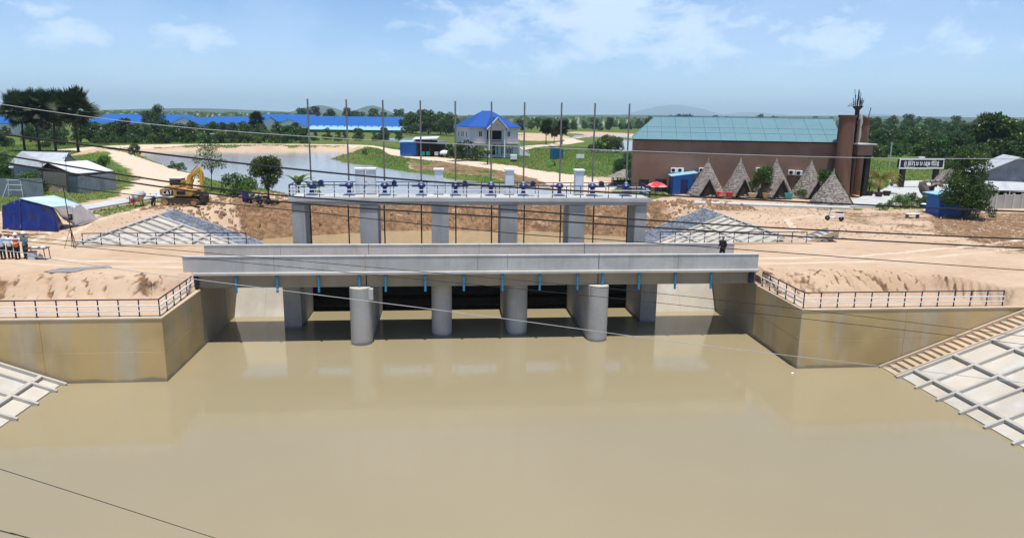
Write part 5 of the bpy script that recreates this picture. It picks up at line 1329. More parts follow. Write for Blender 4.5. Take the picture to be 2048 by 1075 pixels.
for i, (px, py, lab, s_) in enumerate(((598, 392, 'banana plant with drooping leaves just right of the near tree', 1.25), (628, 392, 'smaller banana plant behind the platform left end', 1.0), (640, 383, 'low banana plant at the pond edge behind the first hoist', .8), (975, 322, 'banana plant in front of the villa porch', 1.5))):
    p = P(px, py, 4.3); put('banana_plant', lab, ban[i % 3], (p.x, p.y, gz(p.x, p.y) - .05), 'banana plants', s_, 'plant')
yp = feather(8, 26, 2.9, 'leaf_yellow', 1.5, 1.15, .55)
p = P(1757, 386, 4.86); put('yellow_palm', 'yellow green feather palm on the yard beside the entrance canopy', yp, (p.x, p.y, 4.86), None, 1.18, 'plant')
p2 = P(1738, 384, 4.86); put('yellow_palm', 'small yellowing feather palm left of the big yard palm', yp, (p2.x, p2.y, 4.86), None, .62, 'plant')

# --- single trees near by
def tree_at(name, lab, pr, px, py, h0, ptop, cat='tree', group=None, z=4.6, rz=None):
    p = P(px, py, z); zz = gz(p.x, p.y); p = P(px, py, zz); hh = at(px, ptop, p.y).z - zz
    return put(name, lab, pr, (p.x, p.y, zz - .05), group, hh / h0, cat, rz)
tree_at('leafy_tree', 'dense bright green tree with two trunks beside the parked motorbikes', near_tree, 536, 408, 5.4, 314)
tree_at('slender_tree', 'slender open-crowned tree standing behind the excavator boom', thin_tree, 424, 381, 6.3, 280)
tree_at('shrub', 'dark upright shrub between slender tree and dense tree', shrub, 470, 394, 2.15, 342, 'plant')
tree_at('shrub', 'lower pale shrub touching the dense tree on its left', shrub_light, 495, 393, 1.6, 352, 'plant')
tree_at('house_tree', 'round dark green tree at the right of the grey roofed house', mid_dark, 203, 374, 7.8, 311)
tree_at('shrub', 'light shrub in front of the plastered annex', shrub_light, 60, 378, 1.6, 342, 'plant')
tree_at('shrub', 'shrub overhanging the sheet fence left of the annex', shrub, 78, 388, 2.15, 350, 'plant')
tree_at('house_tree', 'green tree at the left picture edge beside the grey roofed house', big_right, 6, 380, 8.2, 300)
tree_at('big_tree', 'large bushy green tree overhanging the blue kiosk on the right bank', big_right, 1925, 436, 8.2, 288)
tree_at('shrub', 'upright leafy shrub at the foot of the block fence', shrub, 1955, 438, 2.15, 388, 'plant')
tree_at('hall_tree', 'dark tree at the left corner of the brown hall', mid_dark, 1248, 362, 7.8, 304)
tree_at('hut_tree', 'small green tree between second and third cone huts', near_tree, 1524, 397, 5.4, 335)
tree_at('hut_tree', 'small green tree between fourth and nearest cone huts', near_tree, 1650, 399, 5.4, 340)
for i, (px, py, pt_, lab) in enumerate(((1800, 415, 388, 'leftmost low bush at the yard edge'), (1822, 412, 382, 'taller round bush at the yard edge'), (1855, 412, 388, 'bush left of the ruined hut'), (1778, 416, 398, 'smallest bush at the yard corner'), (1760, 420, 405, 'low weed clump left of the yard bushes'))):
    tree_at('bush', lab, shrub if i % 2 else shrub_light, px, py, 2.1 if i % 2 else 1.6, pt_, 'plant', 'bushes along the yard edge')
for i, (px, py, pt_, lab) in enumerate(((912, 322, 286, 'leftmost garden bush in front of the villa'), (935, 321, 281, 'tallest garden bush in front of the villa'), (955, 320, 292, 'right garden bush in front of the villa'), (895, 312, 287, 'garden bush beside the blue shack'), (1195, 305, 275, 'left bush in the clump by the far water'), (1215, 305, 270, 'middle bush in the clump by the far water'), (1233, 305, 275, 'right bush in the clump by the far water'), (1040, 312, 300, 'low bush right of the outside stair'), (730, 310, 298, 'bush on the grassy spit'), (270, 312, 288, 'weedy bush at the left end of the pond'), (348, 338, 322, 'left reed bush on the near pond edge'), (362, 342, 325, 'right reed bush on the near pond edge'))):
    tree_at('bush', lab, bush_protos[i % 3], px, py, 2.9, pt_, 'plant', 'bushes around the pond', 4.3)
for i, (px, py, pt_, lab) in enumerate(((1478, 394, 376, 'weed clump between first and second cone huts'), (1507, 392, 372, 'yellowish weed clump right of the second cone entrance'), (1545, 395, 376, 'weed clump left of the third cone hut'), (1604, 397, 376, 'weed clump between third and fourth cone huts'), (1398, 392, 378, 'weed clump left of the first cone hut'))):
    tree_at('weed_clump', lab, shrub_light if i % 2 else shrub, px, py, 1.6 if i % 2 else 2.1, pt_, 'plant', 'weeds around the cone huts')
# vines on the nearest cone
R = np.random.default_rng(9); c5 = P(1681, 412, 4.8); n = 900
tt2 = R.random(n); ang = -.55 + R.normal(0, .10, n) + .25 * np.sin(tt2 * 5); rad5 = 2.35
rr5 = rad5 * (1 - tt2) + .1; pos5 = np.stack([c5.x + rr5 * np.cos(ang), c5.y + 2.1 + rr5 * np.sin(ang), 4.75 + tt2 * 3.75], 1)
vt = thing('climbing_vine', 'green vine climbing the right side of the nearest cone hut', 'vine', (c5.x + 2.0, c5.y + 1, 4.75))
link('foliage', leaf_mesh('vine', pos5, np.stack([np.cos(ang), np.sin(ang), ang * 0 + .3], 1), .20, M['leaf'], R), vt)

# --- bush belt and woods behind
def belt(n, px0, px1, pys, hs, protos, name, label, group, seed, cat='tree', h0=9.0, zz=4.3):
    R = np.random.default_rng(seed)
    for i in range(n):
        px = px0 + (px1 - px0) * (i + R.uniform(-.4, 1.4)) / n; py = R.uniform(*pys); p = P(px, py, zz)
        if min(sdf(np.array([p.x]), np.array([p.y]), q_)[0] for q_ in (POND, POND_B, POND_C)) < 3: continue
        hh = R.uniform(*hs); fr_ = (px - px0) / (px1 - px0)
        size_ = 'tall' if hh > hs[0] + .66 * (hs[1] - hs[0]) else ('low' if hh < hs[0] + .33 * (hs[1] - hs[0]) else 'middling')
        wh_ = ['left end', 'left part', 'middle', 'right part', 'right end'][int(min(4, max(0, fr_ * 5)))]
        put(name, label % (size_, wh_), protos[int(R.integers(len(protos)))], (p.x, p.y, zz - .1), group, hh / h0, cat)
belt(34, 175, 600, (282, 287), (4.8, 8.2), far_protos, 'belt_tree', '%s tree at the %s, near side of the belt between pond and factory', 'trees between pond and factory', 1)
belt(22, 190, 600, (275, 281), (4.5, 7), far_protos, 'belt_tree', '%s tree at the %s, far side of the belt between pond and factory', 'trees between pond and factory', 2)
belt(13, 600, 800, (279, 284), (3.5, 6.5), far_protos, 'belt_tree', '%s scrub tree at the %s of the far pond side', 'scrub trees on the far pond side', 3)
belt(16, 810, 912, (262, 270), (9, 14), far_protos, 'wood_tree', '%s tree at the %s of the dark wood left of the villa', 'wood left of the villa', 4)
belt(16, 590, 800, (250, 253), (13, 17), far_protos, 'wood_tree', '%s tree at the %s of the wood over the long factory roof', 'wood behind the factory', 5)
belt(8, -60, 175, (286, 300), (4, 7), far_protos, 'belt_tree', '%s tree at the %s of the nearer growth behind the sugar palms', 'trees behind the sugar palms', 6)
belt(9, -40, 160, (268, 280), (6, 9), far_protos, 'belt_tree', '%s tree at the %s of the farther growth behind the sugar palms', 'trees behind the sugar palms', 16)
belt(30, 1035, 1300, (256, 262), (5, 11), far_protos, 'wood_tree', '%s tree at the %s of the tree line right of the villa', 'tree line right of the villa', 7)
belt(7, 1185, 1240, (294, 302), (3, 5), bush_protos, 'bush', '%s bush at the %s of the thicket beside the far water', 'thicket beside the far water', 8, 'plant', 3.0)
belt(26, 1730, 2080, (290, 305), (6, 9.5), far_protos, 'wood_tree', '%s tree at the %s of the front row of the woods behind the gateway', 'woods behind the gateway', 9)
belt(30, 1720, 2090, (275, 289), (8, 12), far_protos, 'wood_tree', '%s tree at the %s of the middle row of the woods behind the gateway', 'woods behind the gateway', 10)
belt(26, 1720, 2120, (262, 272), (12, 17), far_protos, 'wood_tree', '%s tree at the %s of the back row of the woods behind the gateway', 'woods behind the gateway', 11)
belt(14, 1300, 1720, (252, 257), (13, 18), far_protos, 'wood_tree', '%s tree at the %s of the row above the teal roof', 'trees behind the brown hall', 12)
belt(9, 1965, 2120, (318, 334), (10, 14.5), far_protos, 'wood_tree', '%s dark tree at the %s of the row behind the grey shed', 'tall trees behind the grey shed', 13)
belt(5, 1840, 1960, (322, 332), (5, 8), far_protos, 'wood_tree', '%s tree at the %s of the clump right of the gateway', 'trees right of the gateway', 14)
belt(22, 1735, 1900, (306, 318), (2.5, 5), bush_protos, 'bush', '%s bush at the %s of the thicket behind the gateway', 'thicket behind the gateway', 21, 'plant', 3.0)
belt(26, 180, 620, (286, 289), (2.2, 4.5), bush_protos, 'bush', '%s bush at the %s of the hedge along the far pond road', 'hedge along the far pond road', 22, 'plant', 3.0)
belt(8, 1890, 1975, (330, 345), (4, 7), far_protos, 'wood_tree', '%s tree at the %s of the row left of the grey shed', 'trees left of the grey shed', 23)
p = P(311, 268, 4.3); put('lone_tree', 'tall lone dark tree in front of the factory roofs', mid_dark, (p.x, p.y, 4.2), None, (at(311, 211, p.y).z - 4.2) / 7.6)
# distant woods, one mass
R = np.random.default_rng(77); n = 9000
yy = R.uniform(700, 2600, n) ; xx = (R.random(n) - .45) * yy * 1.9
keep = fbm(xx * .006, yy * .004, 3) > -.02; xx, yy = xx[keep], yy[keep]
cube = np.array([(-1, -1, 0), (1, -1, 0), (1, 1, 0), (-1, 1, 0), (-.6, -.6, 1), (.6, -.6, 1), (.6, .6, 1), (-.6, .6, 1)], float)
fq = np.array([(4, 5, 6, 7), (0, 1, 5, 4), (1, 2, 6, 5), (2, 3, 7, 6), (3, 0, 4, 7)])
V = ((cube[None] + R.uniform(-.3, .3, (len(xx), 8, 3))) * np.stack([R.uniform(4, 9, len(xx))] * 2 + [R.uniform(4, 9, len(xx))], -1)[:, None, :] + np.stack([xx, yy, np.full(len(xx), 4.3) + ss(600, 5000, yy) * 6], -1)[:, None, :]).reshape(-1, 3)
Fq = (fq[None] + 8 * np.arange(len(xx))[:, None, None]).reshape(-1, 4)
tag(link('distant_wood', np_mesh('distant_wood', V, Fq, M['leaf_far'])), 'distant woods scattered over the plain', 'wood', kind='stuff')

# --- grass blades over the green ground
R = np.random.default_rng(5); n = 150000
gxs = R.uniform(-120, 110, n); gys = 58 + (240 - 58) * R.random(n) ** 1.4
ix = np.clip(np.searchsorted(gx, gxs), 0, nx - 1); iy = np.clip(np.searchsorted(gy, gys), 0, ny - 1)
ok = (mask.reshape(ny, nx, 4)[iy, ix, 0] > .55 + R.random(n) * .3) & (GZ[iy, ix] > 3.15); gxs, gys = gxs[ok], gys[ok]
gzs = heights(gxs[None], gys[None])[0]; n = len(gxs)
k = 3; P0 = np.repeat(np.stack([gxs, gys, gzs - .03], -1), k, 0); a = R.uniform(0, 6.28, n * k); hgt = R.uniform(.08, .26, n * k) * np.repeat(1 + (gys - 60) / 300, k)
tip = P0 + np.stack([np.cos(a) * hgt * .45, np.sin(a) * hgt * .45, hgt], -1); sd = np.stack([-np.sin(a), np.cos(a), a * 0], -1) * (hgt * .22)[:, None]
V = np.stack([P0 - sd, P0 + sd, tip], 1).reshape(-1, 3); me = np_mesh('grass', V, np.arange(len(V)).reshape(-1, 3), M['grass'])
me.attributes.new('tone', 'FLOAT', 'POINT').data.foreach_set('value', np.repeat(np.clip(R.normal(.1, .15, n * k), 0, .6), 3).astype(np.float32))
tag(link('grass', me), 'rough green grass over the banks and fields', 'grass', kind='stuff')
# --- clods of dug earth and small stones
def clods(name, label, n, xr, yr, size, mat, seed, cond=None):
    R = np.random.default_rng(seed); x = R.uniform(*xr, n); y = R.uniform(*yr, n); z = heights(x[None], y[None])[0]
    okk = z > 1.4
    if cond is not None: okk &= cond(x, y, z)
    x, y, z = x[okk], y[okk], z[okk]; n = len(x)
    cube = np.array([(-1, -1, -1), (1, -1, -1), (1, 1, -1), (-1, 1, -1), (-.7, -.7, 1), (.7, -.7, 1), (.7, .7, 1), (-.7, .7, 1)], float)
    fq = np.array([(4, 5, 6, 7), (0, 1, 5, 4), (1, 2, 6, 5), (2, 3, 7, 6), (3, 0, 4, 7)])
    s = R.uniform(.4, 1.0, (n, 1, 3)) * (size * R.random(n) ** 2.2 + .03)[:, None, None]
    V = ((cube[None] + R.uniform(-.4, .4, (n, 8, 3))) * s + np.stack([x, y, z], -1)[:, None, :]).reshape(-1, 3)
    Fq = (fq[None] + 8 * np.arange(n)[:, None, None]).reshape(-1, 4)
    tag(link(name, np_mesh(name, V, Fq, mat)), label, 'earth', kind='stuff')
clods('earth_clods', 'lumps of dug brown earth between pool and pond', 9000, (-30, 34), (74, 92), .30, M['clod'], 1, lambda x, y, z: (np.abs(x) < 26) | (y < 84))
clods('earth_clods', 'small clods of earth on the right bank', 5000, (30, 75), (50, 82), .13, M['clod_pale'], 2, lambda x, y, z: ((y > 56) | (x > 42)) & ~((x > 60) & (y > 72)))
clods('earth_clods', 'scattered small clods along the left bank track', 1500, (-45, -20), (56, 80), .10, M['clod_pale'], 3, lambda x, y, z: x < -27.5)
# ------------------------------------------------------------------ excavator
def local(name, mb, mat, t_, smooth=False, bevel=0.0): return mb.build(name, M[mat] if isinstance(mat, str) else mat, t_, smooth, bevel, False)
ep = P(368, 411, 4.72)
ex = thing('excavator', 'yellow tracked excavator with folded boom on the left bank', 'excavator', (ep.x, ep.y + .6, gz(ep.x, ep.y + .6) + .02), None, rad(-8)); ex.scale = (.92,) * 3
for sy_ in (-1.15, 1.15):
    pr = [(-2.15, .42), (-1.95, .12), (-1.6, .0), (1.6, .0), (1.95, .12), (2.15, .42), (1.95, .72), (1.6, .84), (-1.6, .84), (-1.95, .72)]
    tr_ = local('track', MB().prism([(x, sy_ - .3, z) for x, z in pr], (0, .6, 0)), 'track', ex, bevel=.03)
    for x in (-1.65, 1.65): local('sprocket', MB().tube([(x, sy_ - .33, .42), (x, sy_ - .302, .42)], .33, 14), 'machine', tr_, True)
    for x in (-1.0, -.5, 0, .5, 1.0): local('roller', MB().tube([(x, sy_ - .325, .2), (x, sy_ - .302, .2)], .13, 10), 'machine', tr_, True)
    for i in range(17): local('track_shoe', MB().box((-1.75 + i * .21, sy_ - .31, .842), (-1.59 + i * .21, sy_ + .31, .88)), 'track', tr_)
local('turntable', MB().tube([(0, 0, .84), (0, 0, 1.1)], .8, 20), 'track', ex, True)
hb = local('upper_body', MB().prism([(-2.0, -1.25, 1.1), (1.3, -1.25, 1.1), (1.5, -1.25, 1.3), (1.5, -1.25, 1.75), (-.2, -1.25, 1.95), (-1.9, -1.25, 1.95), (-2.15, -1.25, 1.7), (-2.15, -1.25, 1.2)], (0, 2.5, 0)), 'machine', ex, bevel=.06)
local('counterweight', MB().prism([(-2.45, -1.0, 1.2), (-2.16, -1.2, 1.15), (-2.16, -1.2, 1.9), (-2.45, -1.0, 1.8)], (0, 2.1, 0)), 'machine', ex, bevel=.08)
local('side_panel', MB().box((-1.95, -1.268, 1.2), (-.75, -1.252, 1.82)), 'black', hb)
local('vent_panel', MB().box((-.35, -1.268, 1.28), (.7, -1.252, 1.68)), 'black', hb)
cb = local('cab', MB().prism([(-1.85, .15, 1.951), (-.35, .15, 1.951), (-.35, .15, 2.6), (-.5, .15, 2.95), (-1.8, .15, 2.95)], (0, 1.05, 0)), 'machine', ex, bevel=.03)
local('cab_window', MB().box((-1.72, .12, 2.1), (-.5, .149, 2.8)), 'glass', cb); local('cab_roof', MB().box((-1.9, .1, 2.952), (-.4, 1.25, 3.02)), 'white', cb)
local('engine_hood', MB().box((-1.8, -1.15, 1.952), (-.5, .1, 2.2)), 'machine', ex, bevel=.05)
local('exhaust', MB().tube([(-1.2, -.6, 2.2), (-1.2, -.6, 2.6)], .06, 8), 'black', ex, True)
bm = [(.35, 1.75), (.25, 2.5), (.55, 3.35), (1.7, 4.15), (2.0, 4.2), (2.05, 3.95), (1.75, 3.75), (1.0, 3.1), (.95, 2.4), (.85, 1.75)]
local('boom', MB().prism([(x, -.25, z) for x, z in bm], (0, .45, 0)), 'yellow', ex, bevel=.03)
local('stick', MB().prism([(1.65, -.2, 4.25), (2.0, -.2, 4.35), (2.2, -.2, 3.9), (2.25, -.2, 1.5), (2.0, -.2, 1.5), (1.85, -.2, 3.3)], (0, .36, 0)), 'yellow', ex, bevel=.02)
for a, b, r in (((.55, -.42, 1.9), (1.25, -.42, 3.45), .09), ((.55, .32, 1.9), (1.25, .32, 3.45), .09), ((.9, -.02, 3.75), (1.75, -.02, 4.5), .08), ((2.3, -.02, 3.7), (2.4, -.02, 2.1), .07)):
    cy_ = local('hydraulic_cylinder', MB().tube([a, tuple(Vector(a).lerp(Vector(b), .6))], r, 8), 'yellow', ex, True); local('piston', MB().tube([tuple(Vector(a).lerp(Vector(b), .6)), b], r * .55, 8), 'steel', cy_, True)
bk_ = [(1.75, 1.5), (2.3, 1.6), (2.55, 1.1), (2.45, .45), (2.0, .15), (1.55, .35), (1.9, .6), (1.95, 1.0)]
bu = local('bucket', MB().prism([(x, -.55, z) for x, z in bk_], (0, 1.1, 0)), 'track', ex, bevel=.02)
for i in range(5): local('tooth', MB().box((1.4, -.52 + i * .235, .28), (1.6, -.42 + i * .235, .38)), 'steel', bu)
# white letters C A T on the black panel, with the small triangle on the A
def seg(*pts): return [(x, z) for x, z in pts]
for name_, segs, x0 in (('letter', [seg((.26, .36), (.20, .42), (.06, .42), (0, .36), (0, .06), (.06, 0), (.20, 0), (.26, .06))], -1.88), ('letter', [seg((0, 0), (.13, .42), (.26, 0)), seg((.05, .13), (.21, .13))], -1.52), ('letter', [seg((0, .40), (.28, .40)), seg((.14, .40), (.14, 0))], -1.14)):
    mb = MB()
    for s_ in segs:
        for a, b in zip(s_[:-1], s_[1:]): mb.beam((x0 + a[0], -1.272 - .002 * segs.index(s_), 1.30 + a[1]), (x0 + b[0], -1.272 - .002 * segs.index(s_), 1.30 + b[1]), .085, .008, (0, -1, 0))
    local(name_, mb, 'white', hb)
local('mark_triangle', MB().prism([(-1.47, -1.2785, 1.30), (-1.31, -1.2785, 1.30), (-1.39, -1.2785, 1.42)], (0, .004, 0)), 'yellow', hb)

# ------------------------------------------------------------------ two-wheelers
def wheel(mb, x, r, w_=.10): return mb.lathe([(r * .72, -w_ / 2), (r * .95, -w_ / 2), (r, -w_ / 4), (r, w_ / 4), (r * .95, w_ / 2), (r * .72, w_ / 2)], 18)
def motorbike(label, p, rz, bodymat, seatmat='rubber', scooter=False):
    t_ = thing('scooter' if scooter else 'motorbike', label, 'scooter' if scooter else 'motorbike', p, 'parked two-wheelers', rz)
    r = .24 if scooter else .30; wb = .62
    for x in (-wb, wb):
        mb = MB(); wheel(mb, x, r); mb.v = [(v[0] + x, v[2], v[1] + r) for v in mb.v]; wl = local('wheel', mb, 'rubber', t_, True)
        local('hub', MB().tube([(x, -.07, r), (x, .07, r)], r * .35, 10), 'steel', wl, True)
        for k in range(5):
            a = k * 1.2566; local('spoke', MB().tube([(x, 0, r), (x + r * .75 * math.cos(a), 0, r + r * .75 * math.sin(a))], .014, 4), 'steel', wl)
    if scooter:
        local('body', MB().prism([(-.85, -.16, .42), (-.2, -.16, .32), (-.1, -.16, .30), (.3, -.16, .26), (.42, -.16, .30), (.36, -.16, .36), (-.05, -.16, .42), (-.15, -.16, .70), (-.85, -.16, .74)], (0, .32, 0)), bodymat, t_, bevel=.05)
        local('leg_shield', MB().prism([(.36, -.2, .34), (.48, -.2, .34), (.42, -.2, .98), (.34, -.2, .98)], (0, .4, 0)), bodymat, t_, bevel=.03)
    else:
        local('engine', MB().box((-.2, -.13, .28), (.22, .13, .55)), 'steel', t_, bevel=.03)
        local('body', MB().prism([(-.75, -.10, .62), (.30, -.10, .56), (.42, -.10, .78), (.25, -.10, .88), (-.05, -.10, .76), (-.75, -.10, .74)], (0, .20, 0)), bodymat, t_, bevel=.04)
        local('leg_shield', MB().prism([(.28, -.19, .42), (.38, -.19, .42), (.50, -.19, .85), (.40, -.19, .85)], (0, .38, 0)), bodymat, t_, bevel=.02)
        local('exhaust', MB().tube([(.1, -.17, .30), (-.8, -.19, .38)], [.03, .055], 8), 'steel', t_, True)
    local('seat', MB().prism([(-.75, -.13, .745), (-.05, -.13, .765), (-.05, -.13, .83), (-.75, -.13, .86)], (0, .26, 0)), seatmat, t_, bevel=.03)
    local('fork', MB().tube([(wb, 0, r), (.44, 0, .95)], .03, 6), 'steel', t_, True)
    local('front_fender', MB().prism([(wb - .28, -.07, r + .16), (wb - .1, -.07, r * 2 + .05), (wb + .14, -.07, r * 2), (wb + .12, -.07, r * 2 - .03), (wb - .1, -.07, r * 2 + .01)], (0, .14, 0)), bodymat, t_)
    hbar = local('handlebar', MB().tube([(.36, -.33, 1.0), (.44, -.15, .98), (.44, .15, .98), (.36, .33, 1.0)], .02, 6), 'black', t_, True)
    for y in (-.28, .28): m_ = local('mirror', MB().ball((.40, y, 1.2), (.02, .07, .05), 8, 6), 'glass', hbar, True)
    local('headlight', MB().ball((.52, 0, .92), (.08, .11, .09), 10, 8), 'white', t_, True)
    local('rear_rack', MB().box((-1.0, -.1, .74), (-.76, .1, .77)), 'steel', t_)
    return t_
def gp_(px, py, z=4.7):
    p = hit(px, py) if z == 4.7 else P(px, py, z); return V3(p.x, p.y, max(gz(p.x, p.y), z if z == 4.86 else 0))
motorbike('dark motorbike parked beside the concrete mixer', gp_(307, 412), rad(100), 'black')
motorbike('dark blue motorbike parked under the dense tree, nearer the road', gp_(510, 410), rad(165), 'navy')
motorbike('black motorbike parked tight against the trunk of the dense tree', gp_(526, 408), rad(170), 'black')
motorbike('white scooter standing alone on the bare right bank', gp_(1668, 442), rad(150), 'white', 'rubber', True)
motorbike('red motorbike parked beside the left gateway post', gp_(1790, 372, 4.86) + V3(0, 0, .02), rad(10), 'red')

# concrete mixer
p = gp_(278, 412); mx_ = thing('concrete_mixer', 'small concrete mixer with grey drum and rust red stand', 'concrete mixer', p, None, rad(30))
local('drum', MB().tube([(-.45, 0, .75), (-.3, 0, .85), (.15, 0, 1.1), (.5, 0, 1.35), (.62, 0, 1.42)], [.30, .52, .56, .36, .30], 16), 'conc', mx_, True)
for x, y in ((-.5, -.4), (-.5, .4), (.5, -.4), (.5, .4)): local('leg', MB().beam((x, y, 0), (x * .6, y * .8, .7), .07, .07), 'machine', mx_)
local('motor_box', MB().box((-.75, -.2, .35), (-.35, .2, .75)), 'red', mx_, bevel=.02)
local('tilt_wheel', MB().tube([(.1, -.62, .9), (.1, -.58, .9)], .25, 14), 'machine', mx_, True)

# ------------------------------------------------------------------ people
def person(label, p, rz, h=1.68, top='shirt_white', bottom='trouser', helmet=None, vest=None, arms='hold', step=0.0, head_turn=0.0, cap='hair'):
    t_ = thing('person', label, 'person', p, None, rz); s = h / 1.70
    J = lambda x, y, z: V3(x * s, y * s, z * s)
    # faces -y locally
    body = MB()
    body.tube([J(0, .01, .92), J(0, .0, 1.05), J(0, 0, 1.22), J(0, 0, 1.36), J(0, 0, 1.44)], [.135 * s, .13 * s, .145 * s, .15 * s, .07 * s], 12)
    body.tube([J(0, .0, 1.40), J(0, -.005, 1.52)], [.058 * s, .055 * s], 8)
    body.ball(J(0, -.015, 1.60), (.075 * s, .092 * s, .112 * s), 14, 10)
    body.ball(J(0, -.112, 1.585), (.014 * s, .02 * s, .022 * s), 6, 5)
    for sx2 in (-1, 1):
        body.ball(J(sx2 * .077, .0, 1.595), (.014 * s, .026 * s, .034 * s), 6, 5); body.ball(J(sx2 * .032, -.097, 1.615), (.014 * s,) * 3, 6, 5)
    body.ball(J(0, -.098, 1.543), (.028 * s, .012 * s, .009 * s), 6, 5)
    armpts = []
    for sx2 in (-1, 1):
        sh = J(sx2 * .185, 0, 1.40)
        if arms == 'hold': el, wr = J(sx2 * .235, -.04, 1.13), J(sx2 * .10, -.27, 1.14)
        elif arms == 'walk': el, wr = J(sx2 * .235, .05 * sx2 + .02, 1.14), J(sx2 * .235, .10 * sx2 - .08, .90)
        else: el, wr = J(sx2 * .23, .02, 1.13), J(sx2 * .22, -.03, .88)
        armpts.append((sh, el, wr))
        body.tube([J(sx2 * .10, 0, 1.40), sh, el, wr], [.06 * s, .058 * s, .044 * s, .030 * s], 8)
        d = (wr - el).normalized(); pm = wr + d * .07 * s; side = d.cross(V3(0, 0, 1)) if abs(d.z) < .9 else V3(0, 1, 0); side.normalize()
        body.tube([wr, wr + d * .04 * s, pm], [.028 * s, .036 * s, .034 * s], 8)
        cl = (V3(0, 0, -1) if abs(d.z) < .6 else V3(-sx2, 0, 0)) * .02 * s
        for k, ln in zip((-1.5, -.5, .5, 1.5), (.058, .072, .068, .052)):
            b0 = pm + side * k * .019 * s; body.tube([b0 - d * .02 * s, b0 + d * ln * .55 * s, b0 + d * ln * s + cl], [.0115 * s, .0105 * s, .009 * s], 5)
        b0 = wr + d * .025 * s - side * sx2 * .03 * s; body.tube([b0, b0 - side * sx2 * .025 * s + d * .025 * s, b0 - side * sx2 * .028 * s + d * .055 * s], [.013 * s, .012 * s, .010 * s], 5)
    legpts = []
    for sx2 in (-1, 1):
        st = step * sx2; hp, kn, an = J(sx2 * .085, .01, .90), J(sx2 * .095, -.02 + st * .5, .50), J(sx2 * .10, .02 + st, .09)
        legpts.append((hp, kn, an)); body.tube([hp, kn, an], [.090 * s, .060 * s, .042 * s], 9)
        body.tube([an + J(0, .05, -.055), an + J(0, -.06, -.06), an + J(0, -.17, -.07)], [.036 * s, .036 * s, .025 * s], 8)
    o = local('body', body, 'skin', t_, True); rm = o.modifiers.new('r', 'REMESH'); rm.mode = 'VOXEL'; rm.voxel_size = .016; rm.use_smooth_shade = True
    # clothing
    c = MB(); c.tube([J(0, .01, .86), J(0, .005, 1.0), J(0, 0, 1.2), J(0, 0, 1.38), J(0, 0, 1.455)], [.165 * s, .16 * s, .165 * s, .17 * s, .075 * s], 14)
    for sh, el, wr in armpts: c.tube([sh + V3(-sh.x * .4, 0, .01), sh, el, el.lerp(wr, .65)], [.078 * s, .078 * s, .062 * s, .048 * s], 9)
    o = local('shirt', c, top, t_, True); rm = o.modifiers.new('r', 'REMESH'); rm.mode = 'VOXEL'; rm.voxel_size = .022; rm.use_smooth_shade = True
    c = MB(); c.tube([J(0, .01, .80), J(0, .01, .98)], [.155 * s, .150 * s], 12)
    for hp, kn, an in legpts: c.tube([hp + J(0, 0, .04), kn, an + J(0, 0, .0)], [.112 * s, .080 * s, .064 * s], 10)
    o = local('trousers', c, bottom, t_, True); rm = o.modifiers.new('r', 'REMESH'); rm.mode = 'VOXEL'; rm.voxel_size = .022; rm.use_smooth_shade = True
    for hp, kn, an in legpts: local('shoe', MB().tube([an + J(0, .06, -.05), an + J(0, -.06, -.052), an + J(0, -.19, -.066)], [.048 * s, .05 * s, .032 * s], 8), 'black', t_, True)
    local('hair', MB().ball(J(0, .008, 1.635), (.083 * s, .096 * s, .088 * s), 12, 8), cap, t_, True)
    if helmet:
        hm_ = local('helmet', MB().lathe([(.125 * s, 0), (.123 * s, .05 * s), (.10 * s, .10 * s), (.05 * s, .135 * s), (.01, .14 * s)], 16, J(0, 0, 1.655)), helmet, t_, True)
        local('brim', MB().tube([J(0, -.02, 1.652), J(0, -.02, 1.664)], .15 * s, 16), helmet, hm_, True)
    if vest:
        c = MB().tube([J(0, .005, .88), J(0, 0, 1.05), J(0, 0, 1.2), J(0, 0, 1.36), J(0, 0, 1.43)], [.178 * s, .174 * s, .18 * s, .187 * s, .10 * s], 16)
        local('vest', c, vest, t_, True)
    if arms == 'hold': local('held_paper', MB().box((-.15 * s, -.40 * s, 1.125 * s), (.15 * s, -.20 * s, 1.14 * s)), 'paper', t_)
    return t_
for i, (px, py, rz, kw, lab) in enumerate((
    (7, 517, 10, dict(top='shirt_blue', h=1.66), 'worker in pale blue shirt and cap standing farthest left, reading papers'),
    (22, 516, 20, dict(top='shirt_white', h=1.64), 'worker in white shirt standing between pale blue shirt and orange vest'),
    (36, 517, 15, dict(top='shirt_white', vest='vest', helmet='white', h=1.66), 'worker in orange vest and white helmet reading papers'),
    (53, 516, -15, dict(top='shirt_green', helmet='white', bottom='olive', h=1.72), 'worker in grey green jacket and white helmet beside the table'))):
    p = P(px, py, 4.72); person(lab, (p.x, p.y, gz(p.x, p.y)), rad(rz), **kw)
p = at(1441, 507, 47.6); person('person in dark clothes walking along the bridge deck', (p.x, 47.3, 4.682), rad(-60), top='trouser', arms='walk', step=.16, h=1.70)
p = gp_(516, 410); 

